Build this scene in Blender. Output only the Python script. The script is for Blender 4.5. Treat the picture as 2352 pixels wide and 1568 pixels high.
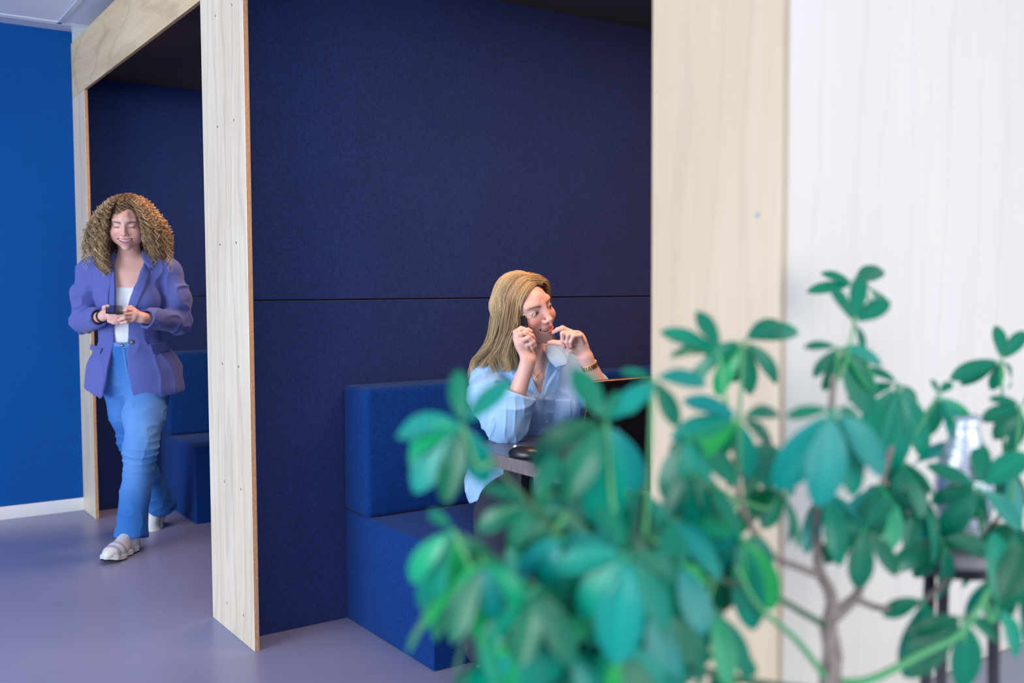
import bpy, bmesh, math, random
import numpy as np
from mathutils import Vector, Matrix, Euler

for o in list(bpy.data.objects):
    bpy.data.objects.remove(o, do_unlink=True)
random.seed(7)
rng = np.random.default_rng(11)
S = bpy.context.scene
COL = S.collection

# ------------------------------------------------------------------ camera
F_PX, PITCH, ROLL, YAW, CAM_H = 2269.5, math.radians(3.103), math.radians(-0.241), math.radians(34.90), 1.25
cam_d = bpy.data.cameras.new('camera')
cam_d.sensor_width = 36.0
cam_d.lens = F_PX / 2352.0 * 36.0
cam_d.clip_start = 0.05
cam_d.dof.use_dof = True
cam_d.dof.focus_distance = 3.7
cam_d.dof.aperture_fstop = 2.4
cam = bpy.data.objects.new('camera', cam_d)
COL.objects.link(cam)
cam.location = (0, 0, CAM_H)
cam.rotation_mode = 'XYZ'
cam.matrix_world = (Matrix.Translation((0, 0, CAM_H)) @ Matrix.Rotation(-YAW, 4, 'Z')
                    @ Matrix.Rotation(math.pi / 2 - PITCH, 4, 'X') @ Matrix.Rotation(ROLL, 4, 'Z'))
S.camera = cam

# ------------------------------------------------------------------ world, light, exposure
W = bpy.data.worlds.new('world')
S.world = W
W.use_nodes = True
wn = W.node_tree.nodes
wn['Background'].inputs[0].default_value = (0.80, 0.90, 1.0, 1)
wn['Background'].inputs[1].default_value = 1.0

def area(name, loc, aim, sx, sy, power, color, spread=180):
    d = bpy.data.lights.new(name, 'AREA')
    d.shape = 'RECTANGLE'; d.size = sx; d.size_y = sy; d.energy = power; d.color = color
    d.spread = math.radians(spread)
    o = bpy.data.objects.new(name, d); COL.objects.link(o)
    o.location = loc
    o.rotation_euler = (Vector(aim) - Vector(loc)).to_track_quat('-Z', 'Y').to_euler()
    return o
# daylight through the glazed front behind the camera and the side windows
area('daylight_front', (0.9, -3.6, 1.6), (1.4, 3.5, 1.1), 5.0, 2.4, 76, (0.92, 0.95, 1.0))
area('daylight_side', (-4.6, 1.8, 1.6), (2.0, 2.6, 1.0), 4.2, 2.2, 190, (0.88, 0.94, 1.0))
# warm lamps recessed in the ceilings of the two booths
area('booth_lamp_near', (2.25, 2.25, 2.405), (2.25, 2.25, 0), 1.8, 0.35, 27, (1.0, 0.60, 0.38))
area('booth_lamp_far', (2.25, 4.72, 2.405), (2.25, 4.72, 0), 1.8, 0.35, 25, (1.0, 0.60, 0.40))
S.view_settings.view_transform = 'Standard'
S.view_settings.look = 'None'
S.view_settings.gamma = 1.0
S.view_settings.use_curve_mapping = False
S.view_settings.exposure = 0.62

# ------------------------------------------------------------------ pixel helpers (photo frame 2352 x 1568)
cR, sR, cP, sP, cY, sY = math.cos(ROLL), math.sin(ROLL), math.cos(PITCH), math.sin(PITCH), math.cos(YAW), math.sin(YAW)
def ray(px, py):
    dx, dy = px - 1176, py - 784
    xr = cR * dx + sR * dy; yr = -sR * dx + cR * dy
    up, fz = -yr, F_PX
    return xr, fz * cP + up * sP, up * cP - fz * sP      # right, forward (level), up
def Q(px, py, f):
    """point (right, forward, height) seen at a pixel at level distance f"""
    r, fw, u = ray(px, py)
    k = f / fw
    return np.array([r * k, f, CAM_H + u * k])
def QW(px, py, f):
    r, fw, u = Q(px, py, f)
    return Vector((r * cY + fw * sY, -r * sY + fw * cY, u))

# ------------------------------------------------------------------ tagging
def tag(o, label=None, cat=None, group=None, kind=None):
    if label: o['label'] = label
    if cat: o['category'] = cat
    if group: o['group'] = group
    if kind: o['kind'] = kind
    return o
def empty(name, loc, rz=0):
    o = bpy.data.objects.new(name, None); COL.objects.link(o)
    o.location = loc; o.rotation_euler = (0, 0, rz); o.empty_display_size = 0.05
    return o

# ------------------------------------------------------------------ materials
def new_mat(name):
    m = bpy.data.materials.new(name); m.use_nodes = True
    return m, m.node_tree, m.node_tree.nodes['Principled BSDF']
def sset(b, k, v):
    if k in b.inputs: b.inputs[k].default_value = v
def plain(name, col, rough=0.5, metal=0.0, spec=0.5, **kw):
    m, nt, b = new_mat(name)
    b.inputs['Base Color'].default_value = (*col, 1)
    b.inputs['Roughness'].default_value = rough
    b.inputs['Metallic'].default_value = metal
    sset(b, 'Specular IOR Level', spec)
    for k, v in kw.items(): sset(b, k.replace('_', ' '), v)
    return m
def N(nt, typ, **kw):
    n = nt.nodes.new(typ)
    for k, v in kw.items(): setattr(n, k, v)
    return n
def ramp(nt, src, stops):
    r = N(nt, 'ShaderNodeValToRGB')
    el = r.color_ramp.elements
    while len(el) < len(stops): el.new(0.5)
    for e, (p, c) in zip(el, stops):
        e.position = p; e.color = (*c, 1) if len(c) == 3 else c
    nt.links.new(src, r.inputs[0])
    return r.outputs[0]
def mapped(nt, scale, rot=(0, 0, 0), coord='Object'):
    t = N(nt, 'ShaderNodeTexCoord'); mp = N(nt, 'ShaderNodeMapping')
    mp.inputs['Scale'].default_value = scale; mp.inputs['Rotation'].default_value = rot
    nt.links.new(t.outputs[coord], mp.inputs[0])
    return mp.outputs[0]
def noise(nt, vec, scale, detail=3, rough=0.5, dist=0.0):
    n = N(nt, 'ShaderNodeTexNoise')
    n.inputs['Scale'].default_value = scale; n.inputs['Detail'].default_value = detail
    n.inputs['Roughness'].default_value = rough; n.inputs['Distortion'].default_value = dist
    nt.links.new(vec, n.inputs['Vector'])
    return n.outputs['Fac']
def mixc(nt, fac, a, b, mode='MIX'):
    m = N(nt, 'ShaderNodeMix', data_type='RGBA', blend_type=mode)
    for sock, v in ((m.inputs[0], fac), (m.inputs[6], a), (m.inputs[7], b)):
        if isinstance(v, (int, float)): sock.default_value = v
        elif isinstance(v, tuple): sock.default_value = (*v, 1) if len(v) == 3 else v
        else: nt.links.new(v, sock)
    return m.outputs[2]
def bump(nt, b, h, strength=0.2, dist=0.001):
    n = N(nt, 'ShaderNodeBump'); n.inputs['Strength'].default_value = strength; n.inputs['Distance'].default_value = dist
    nt.links.new(h, n.inputs['Height']); nt.links.new(n.outputs[0], b.inputs['Normal'])

def birch(name, base, dark, vertical='Z', rough=0.45, contrast=1.0):
    m, nt, b = new_mat(name)
    sc = {'Z': (9, 9, 0.55), 'Y': (9, 0.55, 9)}[vertical]
    v = mapped(nt, sc)
    g1 = noise(nt, v, 1.3, 5, 0.6, 1.6)
    fine = noise(nt, mapped(nt, tuple(s * 14 for s in sc)), 1.0, 3, 0.6)
    blot = noise(nt, mapped(nt, (1.8, 1.8, 0.9)), 1.0, 2, 0.5)
    w = N(nt, 'ShaderNodeTexWave', wave_type='BANDS', bands_direction='X')
    w.inputs['Scale'].default_value = 2.2; w.inputs['Distortion'].default_value = 9.0
    w.inputs['Detail'].default_value = 2.5; w.inputs['Detail Scale'].default_value = 1.1
    vv = mapped(nt, {'Z': (2.4, 2.4, 0.42), 'Y': (2.4, 0.42, 2.4)}[vertical], (0, 0, 0.7)); nt.links.new(vv, w.inputs['Vector'])
    dark = tuple(b_ + (d_ - b_) * min(1, contrast) for b_, d_ in zip(base, dark))
    c = ramp(nt, g1, [(0.30, dark), (0.62, base)])
    lines = ramp(nt, w.outputs['Fac'], [(0.0, (1 - 0.14 * contrast,) * 3), (0.12, (1, 1, 1)), (1.0, (1, 1, 1))])
    c = mixc(nt, 1.0, c, lines, 'MULTIPLY')
    c = mixc(nt, 1.0, c, ramp(nt, fine, [(0.2, (1 - .10 * contrast, 1 - .12 * contrast, 1 - .15 * contrast)), (0.7, (1.01, 1.01, 1.01))]), 'MULTIPLY')
    c = mixc(nt, 1.0, c, ramp(nt, blot, [(0.3, (0.95, 0.92, 0.88)), (0.7, (1.03, 1.03, 1.03))]), 'MULTIPLY')
    nt.links.new(c, b.inputs['Base Color'])
    b.inputs['Roughness'].default_value = rough
    bump(nt, b, fine, 0.08, 0.0005)
    return m
def ply_edge(name, axis=0):
    m, nt, b = new_mat(name)
    w = N(nt, 'ShaderNodeTexWave', wave_type='BANDS', bands_direction='X')
    w.inputs['Scale'].default_value = 60; w.inputs['Distortion'].default_value = 1.2
    nt.links.new(mapped(nt, (1, 1, 1)), w.inputs['Vector'])
    c = ramp(nt, w.outputs['Fac'], [(0.25, (0.30, 0.15, 0.07)), (0.55, (0.70, 0.46, 0.26))])
    n = noise(nt, mapped(nt, (30, 30, 30)), 3, 3)
    c = mixc(nt, 1.0, c, ramp(nt, n, [(0.3, (0.8, 0.75, 0.7)), (0.7, (1.1, 1.05, 1))]), 'MULTIPLY')
    nt.links.new(c, b.inputs['Base Color']); b.inputs['Roughness'].default_value = 0.7
    return m
def fabric(name, col, col2, scale=900, rough=0.9, sheen=0.15, tint=(0.5, 0.55, 0.9)):
    m, nt, b = new_mat(name)
    v = mapped(nt, (1, 1, 1))
    a = noise(nt, mapped(nt, (1.0, 1.0, 0.12)), scale * 0.5, 2, 0.6)
    c_ = noise(nt, mapped(nt, (0.12, 0.12, 1.0)), scale * 0.5, 2, 0.6)
    mx = N(nt, 'ShaderNodeMath', operation='ADD'); nt.links.new(a, mx.inputs[0]); nt.links.new(c_, mx.inputs[1])
    big = noise(nt, v, 3.0, 3, 0.5)
    c = ramp(nt, mx.outputs[0], [(0.80, col2), (1.0, col)]) if False else None
    hf = N(nt, 'ShaderNodeMath', operation='MULTIPLY'); hf.inputs[1].default_value = 0.5; nt.links.new(mx.outputs[0], hf.inputs[0])
    c = ramp(nt, hf.outputs[0], [(0.40, col2), (0.60, col)])
    c = mixc(nt, 1.0, c, ramp(nt, big, [(0.3, (0.92, 0.92, 0.92)), (0.7, (1.06, 1.06, 1.06))]), 'MULTIPLY')
    nt.links.new(c, b.inputs['Base Color'])
    b.inputs['Roughness'].default_value = rough; sset(b, 'Specular IOR Level', 0.15)
    sset(b, 'Sheen Weight', sheen); sset(b, 'Sheen Roughness', 0.5); sset(b, 'Sheen Tint', (*tint, 1))
    bump(nt, b, hf.outputs[0], 0.25, 0.0006)
    return m
def vcol(name, rough=0.5, spec=0.4, attr='Col', sss=0.0, bmp=None, sheen=0.0, jitter=None, **kw):
    m, nt, b = new_mat(name)
    a = N(nt, 'ShaderNodeAttribute', attribute_name=attr)
    c = a.outputs['Color']
    if jitter:
        n = noise(nt, mapped(nt, (1, 1, 1)), jitter[0], 3, 0.6)
        c = mixc(nt, 1.0, c, ramp(nt, n, [(0.3, (1 - jitter[1],) * 3), (0.7, (1 + jitter[1],) * 3)]), 'MULTIPLY')
    nt.links.new(c, b.inputs['Base Color'])
    b.inputs['Roughness'].default_value = rough; sset(b, 'Specular IOR Level', spec)
    if sss:
        sset(b, 'Subsurface Weight', sss); sset(b, 'Subsurface Scale', 0.006); sset(b, 'Subsurface Radius', (1, 0.35, 0.2))
    if sheen: sset(b, 'Sheen Weight', sheen)
    if bmp:
        bump(nt, b, noise(nt, mapped(nt, bmp[2] if len(bmp) > 2 else (1, 1, 1)), bmp[0], 3, 0.6), bmp[1], 0.001)
    for k, v in kw.items(): sset(b, k.replace('_', ' '), v)
    return m

M = {}
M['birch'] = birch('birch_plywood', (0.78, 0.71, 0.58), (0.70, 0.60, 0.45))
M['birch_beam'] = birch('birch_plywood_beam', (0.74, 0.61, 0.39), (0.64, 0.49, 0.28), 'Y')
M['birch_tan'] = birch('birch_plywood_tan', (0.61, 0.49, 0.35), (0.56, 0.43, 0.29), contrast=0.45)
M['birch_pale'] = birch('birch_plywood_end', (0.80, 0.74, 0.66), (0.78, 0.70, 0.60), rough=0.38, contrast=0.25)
M['ply_edge'] = ply_edge('plywood_edge')
M['navy'] = fabric('navy_felt', (0.007, 0.036, 0.165), (0.003, 0.017, 0.092), sheen=0.42, tint=(1.0, 0.62, 0.55))  # warm sheen tint stands in for the brownish haze over the upper walls
M['navy_seat'] = fabric('navy_upholstery', (0.001, 0.046, 0.230), (0.0, 0.022, 0.130), 1100, sheen=0.10)
M['dark_lining'] = plain('dark_lining', (0.045, 0.035, 0.04), 0.9)
M['blue_paint'] = None
m, nt, b = new_mat('blue_wall_paint')
n_ = noise(nt, mapped(nt, (1, 1, 1)), 140, 3, 0.6)
nt.links.new(ramp(nt, n_, [(0.3, (0.0, 0.070, 0.300)), (0.7, (0.0, 0.088, 0.36))]), b.inputs['Base Color'])
b.inputs['Roughness'].default_value = 0.85; sset(b, 'Specular IOR Level', 0.2); bump(nt, b, n_, 0.15, 0.001)
M['blue_paint'] = m
M['white_paint'] = plain('white_paint', (0.82, 0.84, 0.86), 0.5)
m, nt, b = new_mat('ceiling_tile')
n_ = noise(nt, mapped(nt, (1, 1, 1)), 260, 2, 0.7)
nt.links.new(ramp(nt, n_, [(0.25, (0.74, 0.79, 0.92)), (0.55, (0.84, 0.88, 0.98))]), b.inputs['Base Color'])
b.inputs['Roughness'].default_value = 0.95; bump(nt, b, n_, 0.3, 0.001)
M['ceiling_tile'] = m
M['grid_metal'] = plain('white_enamelled_metal', (0.62, 0.68, 0.80), 0.4)
m, nt, b = new_mat('grey_vinyl_floor')
v = mapped(nt, (1, 1, 1))
n_ = noise(nt, v, 2.0, 4, 0.55); n2 = noise(nt, v, 320, 2, 0.6)
c = ramp(nt, n_, [(0.3, (0.225, 0.245, 0.40)), (0.7, (0.255, 0.275, 0.44))])
c = mixc(nt, 1.0, c, ramp(nt, n2, [(0.3, (0.93, 0.93, 0.93)), (0.7, (1.06, 1.06, 1.06))]), 'MULTIPLY')
nt.links.new(c, b.inputs['Base Color'])
nt.links.new(ramp(nt, n_, [(0.3, (0.30,) * 3), (0.7, (0.40,) * 3)]), b.inputs['Roughness'])
sset(b, 'Specular IOR Level', 0.55)
M['floor'] = m
M['screw'] = plain('zinc_screw', (0.45, 0.47, 0.5), 0.35, 0.9)
M['screw_dark'] = plain('screw_recess', (0.03, 0.03, 0.035), 0.6)
M['black'] = plain('black_plastic', (0.012, 0.012, 0.015), 0.3)
M['black_metal'] = plain('black_powder_coat', (0.015, 0.015, 0.022), 0.45)
M['chrome'] = plain('chrome', (0.75, 0.78, 0.82), 0.12, 1.0)
M['glass_black'] = plain('phone_glass', (0.008, 0.01, 0.02), 0.06)

# ------------------------------------------------------------------ mesh helpers
def obj_from(name, verts, faces, mat, parent=None, smooth=False, loc=None):
    me = bpy.data.meshes.new(name)
    me.from_pydata([tuple(map(float, v)) for v in verts], [], [tuple(map(int, f)) for f in faces])
    me.update()
    if smooth: me.polygons.foreach_set('use_smooth', [True] * len(me.polygons))
    if mat: me.materials.append(mat)
    o = bpy.data.objects.new(name, me); COL.objects.link(o)
    if parent: o.parent = parent
    if loc is not None: o.location = loc
    return o
def obj_bm(name, bm, mat, parent=None, smooth=False, loc=None, mats=None):
    me = bpy.data.meshes.new(name)
    bm.normal_update(); bm.to_mesh(me); bm.free()
    for m in (mats or [mat]): me.materials.append(m)
    if smooth: me.polygons.foreach_set('use_smooth', [True] * len(me.polygons))
    o = bpy.data.objects.new(name, me); COL.objects.link(o)
    if parent: o.parent = parent
    if loc is not None: o.location = loc
    return o
def box(name, x0, x1, y0, y1, z0, z1, mat, parent=None, bev=0.0, seg=2, origin=None, edge=None):
    """axis-aligned box in world metres; edge=(axes, material index) paints thin sides"""
    bm = bmesh.new()
    bmesh.ops.create_cube(bm, size=1.0)
    c = Vector(((x0 + x1) / 2, (y0 + y1) / 2, (z0 + z1) / 2))
    for v in bm.verts:
        v.co = Vector((v.co.x * (x1 - x0), v.co.y * (y1 - y0), v.co.z * (z1 - z0)))
    if edge:
        for f in bm.faces:
            if any(abs(f.normal[a]) > 0.9 for a in edge): f.material_index = 1
    if bev > 0:
        bmesh.ops.bevel(bm, geom=list(bm.edges), offset=bev, segments=seg, profile=0.6, affect='EDGES')
    base = c if origin is None else Vector(origin)
    if origin is not None:
        for v in bm.verts: v.co += c - base
    if parent is not None:
        base = base - parent.location
    o = obj_bm(name, bm, mat, parent, smooth=False, loc=base, mats=[mat] + ([M['ply_edge']] if edge else []))
    if bev > 0:
        o.data.polygons.foreach_set('use_smooth', [True] * len(o.data.polygons))
        try: o.data.set_sharp_from_angle(angle=math.radians(35))
        except Exception: pass
    return o
def tube(pts, radii, n=8, closed_ends=True):
    """vertices and faces of a tube through pts"""
    pts = [np.asarray(p, float) for p in pts]
    if np.isscalar(radii): radii = [radii] * len(pts)
    V, Fc = [], []
    ref = np.array([0.3, 0.2, 0.93])
    for i, p in enumerate(pts):
        t = pts[min(i + 1, len(pts) - 1)] - pts[max(i - 1, 0)]
        t = t / (np.linalg.norm(t) + 1e-12)
        a = np.cross(t, ref)
        if np.linalg.norm(a) < 0.05: a = np.cross(t, np.array([1.0, 0, 0]))
        a /= np.linalg.norm(a); b_ = np.cross(t, a)
        for k in range(n):
            an = 2 * math.pi * k / n
            V.append(p + radii[i] * (math.cos(an) * a + math.sin(an) * b_))
    for i in range(len(pts) - 1):
        for k in range(n):
            Fc.append((i * n + k, i * n + (k + 1) % n, (i + 1) * n + (k + 1) % n, (i + 1) * n + k))
    if closed_ends:
        Fc.append(tuple(range(n))[::-1]); Fc.append(tuple((len(pts) - 1) * n + k for k in range(n)))
    return V, Fc
def join_parts(parts):
    V, Fc = [], []
    for v, f in parts:
        o = len(V); V += list(v); Fc += [tuple(i + o for i in q) for q in f]
    return V, Fc
def spline(pts, n):
    """Catmull-Rom through pts, n samples"""
    P = np.asarray(pts, float)
    P = np.vstack([2 * P[0] - P[1], P, 2 * P[-1] - P[-2]])
    m_ = len(P) - 3
    out = []
    for t in np.linspace(0, m_ - 1e-6, n):
        i = int(t); u = t - i
        a, b_, c_, d = P[i], P[i + 1], P[i + 2], P[i + 3]
        out.append(0.5 * ((2 * b_) + (-a + c_) * u + (2 * a - 5 * b_ + 4 * c_ - d) * u * u + (-a + 3 * b_ - 3 * c_ + d) * u ** 3))
    return np.array(out)

# ================================================================== THE SETTING
X0, T = 1.183, 0.018
YW, YL = 3.394, 5.883            # lining walls of the near and the far booth
YE = 0.992                       # outer face of the row's end panel
XB = 3.30                        # back of the booths
HB, HT, HC = 2.314, 2.615, 2.421
XS, BS = 1.595, 0.418            # where benches begin, seat height
HR = 2.683
fl = box('floor', -5.2, 6.0, -4.0, 8.5, -0.08, 0.0, M['floor']); tag(fl, kind='structure')
wl = box('wall_left', -5.2, 1.19, 5.967, 6.10, 0, 2.9, M['blue_paint']); tag(wl, kind='structure')
bb = box('baseboard_left', -5.2, 1.183, 5.951, 5.967, 0, 0.072, M['white_paint'], bev=0.003); tag(bb, kind='structure')
# suspended ceiling: slab, perimeter strip, tiles and the bars between them
ce = box('ceiling', -5.2, 6.0, -4.0, 8.5, HR + 0.03, HR + 0.15, M['white_paint']); tag(ce, kind='structure')
strip = box('perimeter_strip', -5.2, 1.9, 5.832, 5.967, HR - 0.004, HR + 0.03, M['grid_metal'], ce)
tx = [1.10 + 0.6 * k for k in range(-6, 3)]
ty = [5.82 - 1.2 * k for k in range(0, 8)]
for a_ in range(len(tx) - 1):
    for c_ in range(len(ty) - 1):
        if a_ < 3 and c_ > 4: continue
        box('ceiling_tile', tx[a_] + 0.012, tx[a_ + 1] - 0.012, ty[c_ + 1] + 0.012, ty[c_] - 0.012, HR + 0.006, HR + 0.029, M['ceiling_tile'], ce, bev=0.003, seg=1)
for x_ in tx: box('grid_bar', x_ - 0.012, x_ + 0.012, -2.6, 5.832, HR - 0.002, HR + 0.012, M['grid_metal'], ce)
for y_ in ty: box('grid_bar', -2.5, 2.3, y_ - 0.012, y_ + 0.012, HR - 0.002, HR + 0.010, M['grid_metal'], ce)
# glazed front behind the camera and side wall: only seen from other positions or in reflections
wb = box('wall_back', -5.2, 6.0, -4.0, -3.85, 0, 0.45, M['white_paint']); tag(wb, kind='structure')
wi = empty('window_1', (0, -3.9, 0.45)); tag(wi, kind='structure')
for x_ in (-5.15, -3.0, -0.9, 1.2, 3.3, 5.95): box('window_frame', x_ - 0.04, x_ + 0.04, -3.95, -3.87, 0.45, HR, M['black_metal'], wi)
box('window_rail', -5.2, 6.0, -3.95, -3.87, HR - 0.08, HR, M['black_metal'], wi)
ws = box('wall_side', -5.35, -5.2, -4.0, 8.5, 0, 0.5, M['white_paint']); tag(ws, kind='structure')
wr = box('wall_right', 3.9, 4.0, -4.0, 8.5, 0, 2.9, M['white_paint']); tag(wr, kind='structure')

# ================================================================== THE BOOTH ROW
row = empty('booth_row', (X0, YE, 0))
tag(row, 'long row of birch plywood booths lined with navy fabric beside the bright blue wall', 'booth')
def screw(parent, y, z, px=X0):
    bm = bmesh.new()
    bmesh.ops.create_cone(bm, cap_ends=True, segments=12, radius1=0.0045, radius2=0.0038, depth=0.0016)
    bmesh.ops.rotate(bm, verts=bm.verts, cent=(0, 0, 0), matrix=Matrix.Rotation(-math.pi / 2, 3, 'Y'))
    s = obj_bm('screw', bm, M['screw'], parent, loc=Vector((px - 0.0006, y, z)) - row.location - parent.location)
def post(y0, y1, z1, rows, pair, mt='birch', edge=(1, 2)):
    o = box('post_board', X0, X0 + T, y0, y1, 0, z1, M[mt], row, bev=0.0015, seg=1, edge=edge)
    for z in rows:
        for y in pair: screw(o, y, z)
    return o
p1 = post(3.256, 3.700, HR - 0.02, (0.10, 0.55, 0.98, 1.41, 1.83, 2.22), (3.36, 3.53))
p2 = post(YE - 0.001, 1.272, HR - 0.02, (0.30, 1.36, 2.1), (1.035,), 'birch_tan', None)
p0 = post(5.670, 5.967, HB, (0.2, 1.2), (5.75,))
box('beam', X0, X0 + T, 3.701, 5.967, HB + 0.001, HT, M['birch_beam'], row, bev=0.0015, seg=1, edge=(1, 2))
bmm = box('beam', X0, X0 + T, 1.273, 3.255, HB + 0.08, HT + 0.05, M['birch_beam'], row, bev=0.0015, seg=1, edge=(1, 2))
# lining panels: lower and upper panel of every booth side, with the open joint between them
HS = 1.209
def lining(y, sgn, x0=X0 + T + 0.01, x1=XB, joint=HS):
    a_, b_ = (y, y + 0.03) if sgn > 0 else (y - 0.03, y)
    box('fabric_panel', x0, x1, a_, b_, 0.0, joint - 0.0025, M['navy'], row, bev=0.002, seg=1)
    box('fabric_panel', x0, x1, a_, b_, joint + 0.0025, HC + 0.02, M['navy'], row, bev=0.002, seg=1)
    box('wall_core', x0, x1, b_ if sgn > 0 else a_ - 0.03, b_ + 0.03 if sgn > 0 else a_, 0.0, HC + 0.02, M['dark_lining'], row)
lining(YW, 1); lining(YL, 1); lining(3.560, -1); lining(1.125, -1)
for y0, y1 in ((1.125, YW), (3.560, YL)):
    box('fabric_panel', XB - 0.03, XB, y0 + 0.002, y1 - 0.002, 0, HS - 0.0025, M['navy'], row)
    box('fabric_panel', XB - 0.03, XB, y0 + 0.002, y1 - 0.002, HS + 0.0025, HC, M['navy'], row)
    box('booth_ceiling', X0 + T, XB, y0, y1, HC, HC + 0.03, M['dark_lining'], row)
# birch end panel of the row, facing the windows
box('end_panel', X0 + T + 0.0005, XB + 0.05, YE, YE + 0.018, 0, HR - 0.02, M['birch_pale'], row, bev=0.001, seg=1)
box('end_batten', X0 + T, X0 + T + 0.045, YE + 0.0185, 1.064, 0.0, HR - 0.03, M['dark_lining'], row)

# ------------------------------------------------------------------ benches
def bench(label, yb, sgn):
    """bench with its back on the lining at yb, seat reaching in direction sgn"""
    e = empty('booth_bench', (XS, yb + sgn * 0.33, 0))
    tag(e, label, 'bench', 'navy benches in the booths')
    y0, y1 = sorted((yb, yb + sgn * 0.655))
    box('seat', XS, XB - 0.035, y0 + 0.001, y1, 0.0, BS, M['navy_seat'], e, bev=0.010, seg=3)
    y0, y1 = sorted((yb, yb + sgn * 0.20))
    box('backrest', XS - 0.004, XB - 0.035, y0 + 0.001, y1, BS + 0.002, 0.890, M['navy_seat'], e, bev=0.022, seg=4)
    return e
bench('navy upholstered bench with the seated woman on it, in the nearer booth', YW, -1)
bench('navy bench end low behind the leaves, next to the large tan post', 1.125, 1)
bench('navy bench in the far booth, just behind the walking woman', YL, -1)

# ------------------------------------------------------------------ tables
M['walnut_top'] = plain('dark_table_laminate', (0.05, 0.06, 0.10), 0.28)
m, nt, b = new_mat('greyed_oak_edge')
n_ = noise(nt, mapped(nt, (20, 90, 8)), 3.0, 3, 0.6)
nt.links.new(ramp(nt, n_, [(0.3, (0.10, 0.085, 0.09)), (0.7, (0.24, 0.21, 0.22))]), b.inputs['Base Color']); b.inputs['Roughness'].default_value = 0.6
M['oak_edge'] = m
def table(label, ya, yb):
    xm = 1.682
    e = empty('booth_table', (2.3, (ya + yb) / 2, 0)); tag(e, label, 'table', 'dark tables between the booth benches')
    box('tabletop', xm + 0.002, XB - 0.035, ya + 0.002, yb - 0.002, 0.700, 0.740, M['walnut_top'], e, bev=0.002, seg=1)
    box('edge_band', xm, xm + 0.0025, ya + 0.001, yb - 0.001, 0.6995, 0.7395, M['oak_edge'], e)
    for y in (ya + 0.2, yb - 0.2):
        box('leg', xm + 0.10, xm + 0.15, y - 0.05, y + 0.05, 0.012, 0.700, M['black_metal'], e, bev=0.003)
        box('leg', XB - 0.30, XB - 0.25, y - 0.05, y + 0.05, 0.012, 0.700, M['black_metal'], e, bev=0.003)
    box('foot_rail', xm + 0.09, xm + 0.16, ya + 0.08, yb - 0.08, 0.0, 0.012, M['black_metal'], e)
    box('foot_rail', XB - 0.31, XB - 0.24, ya + 0.08, yb - 0.08, 0.0, 0.012, M['black_metal'], e)
    return e
table('dark table in front of the seated woman with laptop on it', 1.78, 2.758)
table('table in the far booth, only its corner showing beside the middle post', 4.22, 5.25)

# ================================================================== IMPLICIT SURFACES FOR BODIES AND CLOTHES
def A(*v): return np.array(v, dtype=np.float32)
def smin(a, b, k):
    h = np.clip(0.5 + 0.5 * (b - a) / k, 0, 1)
    return b + (a - b) * h - k * h * (1 - h)
def smax(a, b, k): return -smin(-a, -b, k)
def ell(p, c, r, R=None):
    q = p - np.asarray(c, np.float32)
    if R is not None: q = q @ np.asarray(R, np.float32)      # columns = local axes
    r = np.asarray(r, np.float32)
    k0 = np.sqrt(((q / r) ** 2).sum(-1)); k1 = np.sqrt(((q / (r * r)) ** 2).sum(-1)) + 1e-9
    return k0 * (k0 - 1) / k1
def cap(p, a, b, ra, rb=None):
    rb = ra if rb is None else rb
    a = np.asarray(a, np.float32); b = np.asarray(b, np.float32)
    ba = b - a; pa = p - a
    h = np.clip((pa @ ba) / max(float(ba @ ba), 1e-9), 0, 1)
    d = pa - h[..., None] * ba
    return np.sqrt((d * d).sum(-1)) - (ra + (rb - ra) * h)
def flatcap(p, a, b, ra, rb, n, s):
    """tapered capsule squashed along direction n by factor s (<1)"""
    n = np.asarray(n, np.float32); n = n / np.linalg.norm(n)
    a = np.asarray(a, np.float32); b = np.asarray(b, np.float32)
    k = 1 / s - 1
    sc = lambda q: q + ((q @ n)[..., None] * n) * k
    return cap(sc(p), sc(a[None])[0], sc(b[None])[0], ra, rb) * (s ** 0.5 if s < 1 else 1)
def polycap(p, pts, radii, k=0.01):
    d = None
    for i in range(len(pts) - 1):
        e = cap(p, pts[i], pts[i + 1], radii[i], radii[i + 1])
        d = e if d is None else smin(d, e, k)
    return d
_lat = np.random.default_rng(5).random((32, 32, 32)).astype(np.float32)
def vnoise(p, f):
    q = p * np.asarray(f, np.float32); i = np.floor(q).astype(np.int32); t = q - i
    t = t * t * (3 - 2 * t); i &= 31; j = (i + 1) & 31
    x0, y0, z0, x1, y1, z1 = i[..., 0], i[..., 1], i[..., 2], j[..., 0], j[..., 1], j[..., 2]
    tx_, ty_, tz = t[..., 0], t[..., 1], t[..., 2]
    a = _lat[x0, y0, z0] * (1 - tx_) + _lat[x1, y0, z0] * tx_; b = _lat[x0, y1, z0] * (1 - tx_) + _lat[x1, y1, z0] * tx_
    c = _lat[x0, y0, z1] * (1 - tx_) + _lat[x1, y0, z1] * tx_; d = _lat[x0, y1, z1] * (1 - tx_) + _lat[x1, y1, z1] * tx_
    return ((a * (1 - ty_) + b * ty_) * (1 - tz) + (c * (1 - ty_) + d * ty_) * tz) * 2 - 1
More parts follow.
